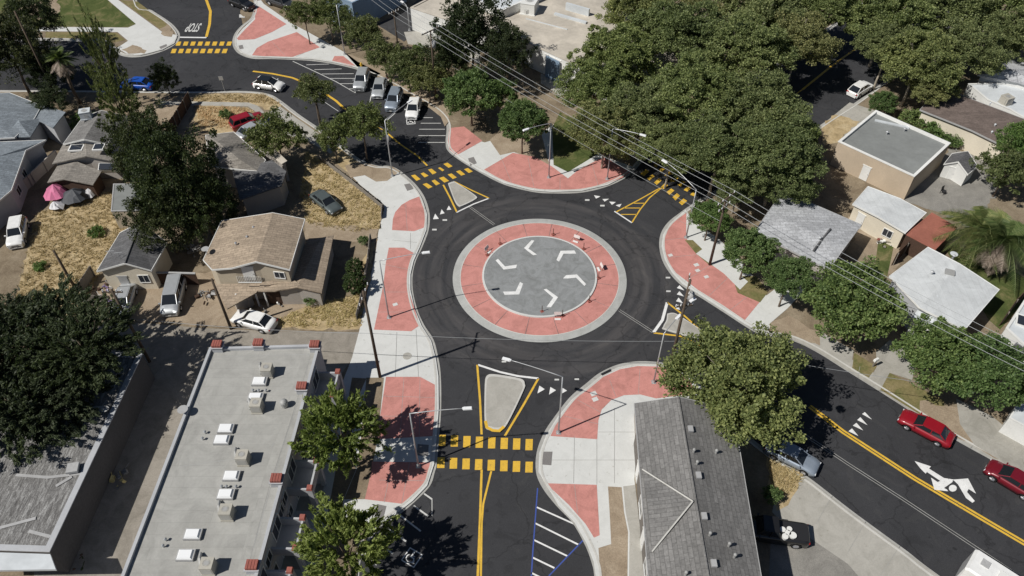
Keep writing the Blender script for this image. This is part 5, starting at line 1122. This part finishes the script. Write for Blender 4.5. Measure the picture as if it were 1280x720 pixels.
    for s in (-1, 1):
        MB().box((hl - .13, s * hw * .66, zs - p['hood'] - .22), (.2, .36, .13), s * -.25).obj('headlight', 'lamp_lens', t, at=Vector((0, 0, 0)))
        MB().box((-hl + .05, s * hw * .72, zs - .22), (.1, .34, .16)).obj('tail_light', 'tail_red', t, at=Vector((0, 0, 0)))
        MB().box((g3 - .25, s * (hw + .06), zs + .03), (.12, .18, .13)).obj('mirror', color, t, at=Vector((0, 0, 0)))
    MB().box((hl - .02, 0, .45), (.05, W * .6, .12)).box((hl - .01, 0, .62), (.04, W * .4, .08)).obj('grille', 'plastic_black', t, at=Vector((0, 0, 0)))
    MB().box((hl + .0, 0, .36), (.03, .32, .12)).box((-hl - .0, 0, .55), (.03, .32, .14)).obj('number_plate', 'trim_white', t, at=Vector((0, 0, 0)))
    if kind == 'pickup':
        MB().box((-1.55, 0, zs + .03), (2.2, W * .78, .02)).obj('cargo_bed', 'plastic_black', t, at=Vector((0, 0, 0)))
    return t
def put(t, rear, front, z=.02, zref=.7):
    a, b = G(*rear, zref), G(*front, zref); c = (a + b) / 2; t.location = (c.x, c.y, z); t.rotation_euler = (0, 0, atan2(b.y - a.y, b.x - a.x)); return t
GP = 'cars parked nose out in the angled bays'
put(make_car('hatch', 'car_white', 'white car with a black glass roof driving round the north-west bend', glass_roof=True), (317, 102), (355, 108))
put(make_car('suv', 'car_silver', 'silver car in the angled bays, first from the hatched corner', group=GP), (455, 91), (449, 109))
put(make_car('sedan', 'car_silver', 'silver sedan second from the hatched corner in the angled bays', group=GP), (476.5, 100), (472, 118))
put(make_car('suv', 'car_bluegrey', 'blue-grey car parked between the silver sedan and the white car in the bays', group=GP), (497, 114), (488, 136))
put(make_car('hatch', 'car_white', 'white car parked nearest the red paving in the angled bays', group=GP), (520, 124), (514, 146))
put(make_car('sedan', 'car_blue', 'bright blue sedan at the kerb behind the feathery conifer'), (188, 105.5), (155, 103.5))
put(make_car('suv', 'car_black', 'black car at the top edge between stop line and red corner paving'), (291, 0), (313, 8))
put(make_car('pickup', 'car_dark', 'dark pickup at the top edge behind the red corner paving', 'pickup truck'), (338, -1), (364, 8), .14)
put(make_car('suv', 'car_red', 'red car on the drive of the shaded house'), (295, 157), (324, 147), .14)
put(make_car('sedan', 'car_silver', 'silver car on the drive tucked beside the red one'), (304, 169), (328, 156), .14)
put(make_car('sedan', 'car_olive', 'dark grey-green sedan standing alone on the dry yard'), (390, 239), (425, 267), .13)
put(make_car('suv', 'car_white', 'small white van at the dark left edge of the golden lot', 'van'), (25, 277), (19, 307), .13)
put(make_car('sedan', 'car_silver', 'silver sedan parked in front of the beige cottage beside the junk'), (160, 361), (150, 391), .13)
put(make_car('van', 'car_silver', 'silver minivan parked before the dark brown fence', 'van'), (222, 352), (212, 391), .13)
put(make_car('sedan', 'car_white', 'white sedan with dark windows parked below the tan house balcony'), (343, 408), (292, 394), .13)
put(make_car('hatch', 'car_white', 'white hatchback parked on the shaded tree-lined street'), (1063, 118), (1088, 103))
put(make_car('sedan', 'car_bluegrey', 'silver-blue sedan at the kerb of the dry patch, south-east street'), (961, 555), (1021, 585))
put(make_car('sedan', 'car_red', 'bright red coupe parked below the street trees'), (1190, 551), (1127, 518))
put(make_car('hatch', 'car_maroon', 'maroon car cut by the right frame edge'), (1297, 618), (1237, 582))
pk = put(make_car('pickup', 'car_black', 'black pickup with white load in its bed, half in the shade of the gabled building', 'pickup truck'), (998, 669), (936, 660), .13)
ld = thing('bucket_load', 'white buckets and bags loaded in the bed of the black pickup', 'buckets', (G(984, 668, 1.2).x, G(984, 668, 1.2).y, 1.16))
for i, (x, y, r_) in enumerate(((-.35, .3, .24), (.2, .35, .22), (-.3, -.3, .26), (.35, -.2, .3), (0, .02, .25))): MB().tube([(x, y, 0), (x, y, .34)], [r_ * .85, r_], 12).disc((x, y), r_ * .9, .30, 12).obj('bucket', 'trim_white', ld, at=Vector((0, 0, 0)))
# white camper at the lower right
def camper():
    t = thing('camper_van', 'large white camper van at the bottom right frame edge', 'camper van'); L, W = 6.4, 2.25
    prof = [(-3.2, .35), (-3.2, 2.75), (-3.0, 2.95), (1.6, 2.95), (2.3, 2.6), (2.55, 1.6), (3.15, 1.25), (3.2, .4)]
    m = MB(); k = len(prof)
    def sec(s, y): return [(x * s if abs(x) > 3 else x, y, z * (1 if s == 1 else (.97 if z > 1 else 1))) for x, z in prof]
    ys = [(-W / 2, .97), (-W / 2 + .14, 1), (W / 2 - .14, 1), (W / 2, .97)]
    vs = []
    for y, s in ys: vs += [(x * s, y, z * (.95 if s < 1 and z > 2 else 1)) for x, z in prof]
    fs = [(j * k + i, j * k + (i + 1) % k, (j + 1) * k + (i + 1) % k, (j + 1) * k + i) for j in range(3) for i in range(k)] + [tuple(range(k)), tuple(3 * k + i for i in range(k))[::-1]]
    m.add(vs, fs).obj('body', 'car_white', t, at=Vector((0, 0, 0)))
    MB().add([(2.34, -.95, 2.5), (2.34, .95, 2.5), (2.62, 1.0, 1.66), (2.62, -1.0, 1.66)], [(0, 1, 2, 3)]).obj('windscreen', 'car_glass', t, at=Vector((0, 0, 0)))
    for s in (-1, 1):
        for x, w_ in ((-2.0, 1.2), (-.3, 1.1), (1.5, .9)): MB().box((x, s * (W / 2 + .005), 2.0), (w_, .03, .6)).obj('window', 'car_glass', t, at=Vector((0, 0, 0)))
        for x in (-2.1, 2.0): MB().tube([(x, s * (W / 2 - .1), .38), (x, s * (W / 2 + .03), .38)], .38, 18).obj('wheel', 'black_rubber', t, at=Vector((0, 0, 0)))
        MB().box((3.17, s * .8, .85), (.08, .3, .2)).obj('headlight', 'lamp_lens', t, at=Vector((0, 0, 0)))
        MB().box((2.5, s * 1.3, 1.7), (.15, .2, .35)).obj('mirror', 'plastic_black', t, at=Vector((0, 0, 0)))
    MB().box((-.6, 0, 3.02), (1.1, .8, .2)).obj('roof_air_conditioner', 'trim_white', t, at=Vector((0, 0, 0))); MB().box((-2.2, .2, 3.0), (.6, .6, .1)).box((.9, -.1, 3.0), (.5, .5, .1)).obj('roof_hatch', 'trim_grey', t, at=Vector((0, 0, 0)))
    return t
put(camper(), (1215, 714), (1300, 770), .02, 1.5)

# ================================================================ poles, lamps and wires
def street_lamp(base, top_y, tip, label, rise=.35, r=.085, z=.13):
    b = G(*base, z)
    h = min((abs(px_row(Vector((b.x, b.y, k * .05))) - top_y), k * .05) for k in range(40, 300))[1]
    t = thing('street_lamp', label, 'street lamp', b, group='grey steel street lamps'); Z = Vector((0, 0, 0))
    MB().tube([(0, 0, 0), (0, 0, (h - z) * .5), (0, 0, h - z)], [r, r * .85, r * .65], 10).obj('pole', 'steel', t, at=Z, smooth=True)
    MB().box((0, 0, .03), (.42, .42, .06)).tube([(0, 0, .05), (0, 0, .35)], [.15, .12], 8).obj('base_plate', 'steel', t, at=Z)
    if tip:
        e = G(*tip, h + rise); d = e - Vector((b.x, b.y, h)); T = Vector((0, 0, h - z)); pts = [T + Vector((d.x * s, d.y * s, rise * sin(s * pi / 2))) for s in (0, .15, .35, .6, .85, 1)]
        MB().tube(pts, [r * .6, r * .55, r * .5, r * .45, r * .4, r * .4], 8).obj('arm', 'steel', t, at=Z, smooth=True)
        hd = MB(); u = Vector((d.x, d.y, 0)).normalized(); rz = atan2(u.y, u.x); hd.box(pts[-1] + u * .3, (.75, .3, .11), rz, taper=.85).box(pts[-1] - u * .02, (.25, .16, .13), rz); hh = hd.obj('lamp_head', 'lamp_white', t, at=Z)
        MB().box(pts[-1] + u * .36 - Vector((0, 0, .065)), (.42, .22, .03), rz).obj('lens', 'lamp_lens', hh, at=Z)
    return t
street_lamp((486.3, 397), 326, (529, 316), 'steel street lamp on the red paving left of the roundabout')
street_lamp((523, 583), 517, (580, 510.5), 'steel street lamp left of the south crossing with its arm over the road')
street_lamp((698, 541), 471, (637, 450), 'steel street lamp right of the south splitter island')
street_lamp((817, 478), 417, (846, 398), 'steel street lamp on the red paving beside the big plane tree')
street_lamp((857.5, 297), 237, (833, 203), 'steel street lamp with curved arm at the north-east crossing', rise=.9)
street_lamp((686, 222), 154, (660, 161), 'steel street lamp beside the tree in the red north paving')
street_lamp((759, 224), 161, (801, 168), 'steel street lamp at the pointed end of the red north paving')
street_lamp((490.5, 220), 151, (510, 128), 'steel street lamp beside the north-west crossing')
street_lamp((431, 68), 6, None, 'slim armless steel lamp post behind the red corner paving')
street_lamp((512, 38), 9, (504, 3), 'white lamp post in the car park at the top')
def utility_pole(base, top_y, label, arms=(), r=.16, z=.13, h=None, trans=False, base_world=None, lean=None):
    b = G(*base, z) if base_world is None else base_world
    if h is None: h = min((abs(px_row(Vector((b.x, b.y, k * .05))) - top_y), k * .05) for k in range(40, 400))[1]
    t = thing('utility_pole', label, 'utility pole', b, group='wooden utility poles'); Z = Vector((0, 0, 0)); T = h - z
    MB().tube([(0, 0, -.1), (0, 0, T * .5), (0, 0, T)], [r, r * .85, r * .7], 9).obj('pole', 'wood_pole', t, at=Z, smooth=True)
    for (dz, L, az) in arms:
        a = MB().box((0, 0, T - dz), (L, .11, .13), az).tube([(cos(az) * L * .3, sin(az) * L * .3, T - dz), (0, 0, T - dz - .7)], .025, 5).tube([(-cos(az) * L * .3, -sin(az) * L * .3, T - dz), (0, 0, T - dz - .7)], .025, 5).obj('crossarm', 'wood_pole', t, at=Z)
        for s in (-.47, -.2, .2, .47): MB().tube([(cos(az) * L * s, sin(az) * L * s, T - dz + .06), (cos(az) * L * s, sin(az) * L * s, T - dz + .3)], [.06, .045], 7).obj('insulator', 'lamp_white', a, at=Z)
    if trans:
        MB().tube([(.32, -.2, T - 2.3), (.32, -.2, T - 1.4)], .26, 14).ball((.32, -.2, T - 1.4), .25, 10, 5, (1, 1, .3)).obj('transformer', 'trim_grey', t, at=Z, smooth=True)
    return t, Vector((b.x, b.y, h))
PA, tA = utility_pole((475, 471), 364, 'tall brown wooden pole on the pavement left of the south crossing', [(.5, 2.7, radians(82))])
PB, tB = utility_pole((833, 478), 350, 'dark wooden pole with transformer and lamp at the edge of the big plane tree', [(.6, 2.4, radians(80)), (3.2, 1.6, radians(10))], trans=True)
q = tB + Vector((0, 0, -2.2)); e = G(866, 375, tB.z - 1.5); PBl = MB().tube([Vector((0, 0, q.z - .13)), e - Vector((tB.x, tB.y, .13))], .04, 6).obj('lamp_arm', 'steel', PB, at=Vector((0, 0, 0)))
MB().box(e - Vector((tB.x, tB.y, .13)), (.6, .28, .14), .6).obj('lamp_head', 'lamp_white', PBl, at=Vector((0, 0, 0)))
wz = 9.6; n_end = G(538, 38, wz + 1.0); ne = G(887, 331, .13); s_end = G(1330, 475, wz)
wdir = Vector((ne.x - n_end.x, ne.y - n_end.y, 0)).normalized(); waz = atan2(wdir.y, wdir.x) + pi / 2
PC, tC = utility_pole((887, 331), 249, 'wooden pole carrying the four power lines on the red paving of the east side', [(.05, 3.0, waz), (1.2, 2.0, waz)], h=9.6, trans=False)
PD, tD = utility_pole(None, 0, 'wooden pole with transformer rising out of the dark conifers by the tan roof', [(.05, 3.0, waz)], h=wz + 1.0, trans=True, base_world=Vector((n_end.x, n_end.y, .1)))
PE, tE = utility_pole((499, 74), 14, 'thin dark wooden pole among the olive trees by the car park', [(.2, 1.8, waz)], r=.14)
utility_pole((75, 132), -20, 'tall wooden pole leaning into the upper left corner beside the shaggy palm', h=14)
utility_pole((95, 362), 313, 'wooden pole at the lower edge of the golden lot')
PG_, tG = utility_pole((289, 411), 349, 'wooden pole at the alley edge left of the parked white sedan')
PH, tH = utility_pole((187, 452), 362, 'wooden pole in the deep shade at the alley mouth by the shed', [(.3, 1.8, 0)])
utility_pole((47, 520), 470, 'wooden pole standing in the dark willowy trees')
utility_pole((402, 158), 120, 'slim dark pole at the kerb beside the sparse olive tree', r=.08)
def wire(name, label, a, b, sag=.5, r=.02, group=None, mat='wire', n=24):
    pts = [a.lerp(b, i / n) - Vector((0, 0, 4 * sag * (i / n) * (1 - i / n))) for i in range(n + 1)]; r = min(r, .024)
    o = MB().tube(pts, r, 4).obj(name, mat, at=a); return tag(o, label, 'power line' if 'power' in name else 'cable', group)
side = Vector((cos(waz), sin(waz), 0)); sd2 = Vector((s_end.x - ne.x, s_end.y - ne.y, 0)).normalized(); side2 = Vector((-sd2.y, sd2.x, 0))
for i, s in enumerate((-1.4, -.6, .6, 1.4)):
    nm = ('outermost on the roundabout side', 'second from the roundabout side', 'third from the roundabout side', 'farthest from the roundabout')[i]
    if (side.x * 1) > 0: pass
    if side.y < 0 or side.x < 0: s = -s * -1
    wire('power_line', 'pale power line from the conifers to the east pole, ' + nm, Vector((n_end.x, n_end.y, wz + 1.2)) + side * s, Vector((ne.x, ne.y, wz + .25)) + side * s, .5, .03, 'power lines of the north span')
    wire('power_line', 'pale power line from the east pole to the right edge, ' + nm, Vector((ne.x, ne.y, wz + .25)) + side * s, Vector((s_end.x, s_end.y, wz + .2)) + side * s, .6, .03, 'power lines of the east span')
    wire('power_line', 'power line between the car park pole and the conifers, ' + nm, Vector((n_end.x, n_end.y, wz + 1.2)) + side * s, G(470, -8, wz + 1.5) + side * s, .3, .03, 'power lines of the car park span')
wire('telephone_cable', 'grey cable crossing above the road between the brown pole and the plane tree pole', Vector((tA.x, tA.y, 6.6)), Vector((tB.x, tB.y, 6.3)), .35, .035)
wire('telephone_cable', 'upper grey cable above the alley from the brown pole to the left edge pole', Vector((tA.x, tA.y, 6.6)), Vector((tH.x, tH.y, 6.6)), .4, .03)
wire('telephone_cable', 'grey cable from the plane tree pole over the south-east street', Vector((tB.x, tB.y, 6.3)), G(1127, 517, .5) + Vector((0, 0, 4.8)), .3, .025)
wire('telephone_cable', 'thin cable between the car park pole and the east pole', Vector((tE.x, tE.y, tE.z - 3)), Vector((tC.x, tC.y, 6.5)), .6, .02)

# ================================================================ small things
def sign_post(px, py, h, label, w_=.6, hh=.6, az=0, mat='steel', z=.14):
    b = G(px, py, z); t = thing('traffic_sign', label, 'sign', b); MB().tube([(0, 0, 0), (0, 0, h)], .035, 6).obj('post', 'steel', t, at=Vector((0, 0, 0)))
    MB().box((0, -.05, h - hh / 2), (w_, .03, hh), az).obj('sign_panel', mat, t, at=Vector((0, 0, 0))); return t
sign_post(281, 114, 2.4, 'small grey sign on a post at the kerb left of the white moving car')
plain('sign_pale', (.70, .62, .60), .5, .05, 5)
def marker(px, py, label, h=.95):
    b = G(px, py, .13); t = thing('marker_post', label, 'marker post', b, group='thin marker posts round the central island'); MB().tube([(0, 0, 0), (0, 0, h)], .04, 6).obj('post', 'wood_dark', t, at=Vector((0, 0, 0))); MB().box((0, 0, .06), (.34, .34, .12), .5).obj('base', 'tile_red', t, at=Vector((0, 0, 0)))
for x, y, lb in ((691.5, 293.5, 'topmost thin post on the red ring of the central island'), (729.5, 311.5, 'thin post below the pale panel, upper right of the red ring'), (748, 348, 'thin post at the far right of the grey centre disc'), (736.5, 377, 'thin post at the lower right of the red ring'), (677.5, 390, 'thin post below the lower chevron of the island'), (703, 395, 'thin post beside the lower pale panel of the island'), (625, 305, 'thin post at the upper left of the red ring'), (609, 319, 'thin post beside the leftmost pale panel')):
    marker(x, y, lb)
def panel_sign(px, py, az, label):
    b = G(px, py, .13); t = thing('direction_sign', label, 'sign', b, az, 'pale sign panels round the central island'); t.scale = (.78, .78, .78); Z = Vector((0, 0, 0))
    for s in (-.35, .35): MB().tube([(s, 0, 0), (s, 0, .95)], .03, 6).obj('leg', 'wood_dark', t, at=Z)
    MB().box((0, -.05, .72), (.95, .04, .5), 0, -.25).obj('sign_panel', 'sign_pale', t, at=Z); MB().box((0, -.45, .03), (.8, .3, .06)).obj('ballast', 'trim_white', t, at=Z)
panel_sign(721, 300, -.5, 'pale sign panel at the upper right of the central island ring'); panel_sign(752, 336, -1.3, 'pale sign panel at the right of the central island ring'); panel_sign(697, 396, 0, 'pale sign panel at the bottom of the central island ring'); panel_sign(608, 314, 1.0, 'thin sign panel at the left of the central island ring')
for x, y, w_ in ((838, 319, .5), (870.5, 331, .55), (872, 338, .5), (742, 492, .6), (744, 499, .55), (494, 380.5, .5), (883, 346, .5)): 
    struct('utility_cover', MB().box(G(x, y, .158), (w_, w_ * .8, .01), .4), 'walk')
struct('manhole_cover', MB().disc(G(509, 445, .146), .45, .146, 20), 'walk_old')
# hydrant, mail box, chairs
b = G(452, 84, .13); t = thing('fire_hydrant', 'yellow fire hydrant at the kerb beside the first angled bay', 'hydrant', b); MB().tube([(0, 0, 0), (0, 0, .6)], [.16, .13], 10).ball((0, 0, .62), .15, 10, 6).obj('body', 'paint_yellow', t, at=Vector((0, 0, 0))); MB().tube([(-.25, 0, .42), (.25, 0, .42)], .07, 8).obj('outlet', 'paint_yellow', t, at=Vector((0, 0, 0)))
b = G(1091, 458, .14); t = thing('mail_box', 'white mail box on the small lawn between the driveways', 'mail box', b); MB().box((0, 0, .45), (.12, .12, .9)).obj('post', 'wood_grey', t, at=Vector((0, 0, 0))); MB().box((0, 0, 1.0), (.5, .25, .25), .5).tube([(-.2, -.1, 1.1), (.2, .1, 1.1)], .125, 8).obj('box', 'trim_white', t, at=Vector((0, 0, 0)))
def chair(px, py, rz, label, mat='plastic_black', z=.14):
    b = G(px, py, z); t = thing('garden_chair', label, 'chair', b, rz); Z = Vector((0, 0, 0)); MB().box((0, 0, .44), (.5, .5, .05)).obj('seat', mat, t, at=Z); MB().box((0, .25, .72), (.5, .05, .55), 0, -.15).obj('backrest', mat, t, at=Z)
    for x in (-.22, .22):
        for y in (-.22, .22): MB().box((x, y, .22), (.05, .05, .44)).obj('leg', mat, t, at=Z)
chair(1178, 242, .6, 'black garden chair on the gravel yard left of the palm'); chair(800, 590, -1.5, 'white garden chair on the narrow patio, nearest the crossing', 'trim_white'); chair(803, 612, -1.4, 'pale chair on the narrow patio below the white one', 'unit_beige'); chair(806, 630, -1.5, 'dark chair on the narrow patio beside the red cooler')
b = G(811, 640, .14); t = thing('cool_box', 'red cool box on the narrow patio of the gabled building', 'box', b); MB().box((0, 0, .22), (.45, .8, .44)).obj('body', 'tile_red', t, at=Vector((0, 0, 0))); MB().box((0, 0, .47), (.48, .83, .07)).obj('lid', 'trim_white', t, at=Vector((0, 0, 0)))
# tent of tarpaulins
b = G(80, 252, .14); t = thing('tarpaulin_tent', 'pink and dark tarpaulin tent on the golden lot below the weathered roof', 'tent', b); Z = Vector((0, 0, 0))
def tarp(pts, faces, name, mat):
    o = MB().add(pts, faces).obj(name, mat, t, at=Z); s = o.modifiers.new('s', 'SOLIDIFY'); s.thickness = .03; return o
R_ = random.Random(4)
def draped(cx, cy, rx, ry, h, name, mat, seed):
    R = random.Random(seed); pts = [(cx, cy, h)]; n = 14
    for k in range(n): a = 2 * pi * k / n; f = .55 * (1 + .12 * R.uniform(-1, 1)); pts.append((cx + cos(a) * rx * f, cy + sin(a) * ry * f, h * R.uniform(.62, .82)))
    for k in range(n): a = 2 * pi * k / n; f = 1 + .15 * R.uniform(-1, 1); pts.append((cx + cos(a) * rx * f, cy + sin(a) * ry * f, h * R.uniform(.1, .5)))
    fs = [(0, 1 + k, 1 + (k + 1) % n) for k in range(n)] + [(1 + k, 1 + n + k, 1 + n + (k + 1) % n, 1 + (k + 1) % n) for k in range(n)]; return tarp(pts, fs, name, mat)
draped(-.7, .6, 1.5, 1.3, 2.2, 'pink_tarpaulin', 'tarp_pink', 1); draped(1.6, .2, 1.7, 1.5, 1.7, 'dark_tarpaulin', 'tarp_dark', 2); draped(-.2, -1.3, .9, .8, 1.1, 'grey_tarpaulin', 'tarp_white', 3); draped(3.0, 1.0, .7, .8, 1.3, 'white_tarpaulin', 'tarp_white', 5)
# heaps of junk
def junk(px, py, n, R, label, mats, seed, smax=.6, z=.13):
    b = G(px, py, z); t = thing('junk_pile', label, 'junk', b); R_ = random.Random(seed)
    for mi, mt in enumerate(mats):
        m = MB()
        for k in range(n // len(mats) + 1):
            s = R_.uniform(.15, smax); a = R_.uniform(0, 6.28); d = R * sqrt(R_.random()); m.box((cos(a) * d, sin(a) * d, s * .3 + R_.uniform(0, .3)), (s, s * R_.uniform(.2, .9), s * R_.uniform(.3, .8)), R_.uniform(0, 3), R_.uniform(-.5, .5), R_.uniform(.6, 1))
            nm_ = ('plank', 'box', 'sheet', 'scrap')[mi % 4]
            if k % 3 == 0: MB().tube([(cos(a) * d, sin(a) * d, .1), (cos(a) * d + R_.uniform(-1, 1), sin(a) * d + R_.uniform(-1, 1), R_.uniform(.1, .9))], .035, 5).obj('stick', mt, t, at=Vector((0, 0, 0)))
            m.obj(nm_, mt, t, at=Vector((0, 0, 0))); m = MB()
junk(150, 601, 7, .8, 'small heap of yellow broken furniture on the shaded driveway', ['junk_yellow', 'junk_grey'], 3)
junk(122, 375, 26, 2.2, 'pile of junk beside the silver sedan and the beige cottage', ['wood_grey', 'junk_purple', 'trim_white', 'wood_dark'], 5)
junk(148, 352, 16, 1.4, 'heap of boxes stacked against the front of the beige cottage', ['junk_purple', 'wood_dark', 'junk_grey'], 8)
junk(258, 372, 14, 1.1, 'dark heap of bins and scrap left of the tan lower roof', ['junk_grey', 'trim_grey', 'wood_dark'], 9)
junk(8, 588, 26, 2.0, 'heap of pale rubble at the left edge beside the shed', ['stucco_white', 'junk_grey', 'rock'], 12, .8)
junk(1145, 307, 10, .9, 'small clutter of pots beside the rust-red roof', ['tile_red', 'trim_white', 'junk_grey'], 14, .4)
junk(1105, 305, 10, .8, 'small clutter of pots below the cream garage', ['tile_red', 'trim_white', 'wood_grey'], 15, .4)
junk(1195, 176, 14, 2.2, 'pots and boxes on the narrow yard below the brown roof', ['trim_white', 'tile_red', 'wood_grey', 'stucco_cream'], 21, .7)
junk(238, 315, 12, 1.0, 'grey scrap under the big dark tree beside the tan house', ['junk_grey', 'trim_grey'], 24)
junk(342, 378, 14, 1.6, 'potted plants and clutter below the low tan side wing', ['junk_grey', 'trim_white', 'wood_dark'], 27, .5)
junk(90, 716, 9, 1.5, 'dark clippings heaped at the bottom edge of the alley', ['wood_dark', 'leaf_dark'], 33, .5)
b = G(134, 663, .13); o = MB().ball((0, 0, .3), .55, 9, 6, (1, .8, .7)).obj('boulder', 'rock', at=b); tag(o, 'single pale boulder on the driveway between shed and apartments', 'boulder')
for v in o.data.vertices: v.co *= 1 + random.uniform(-.12, .12)
# shrubs kept low under the shed edge, parking post
sign_post(1008, 560, .1, '', ) if False else None
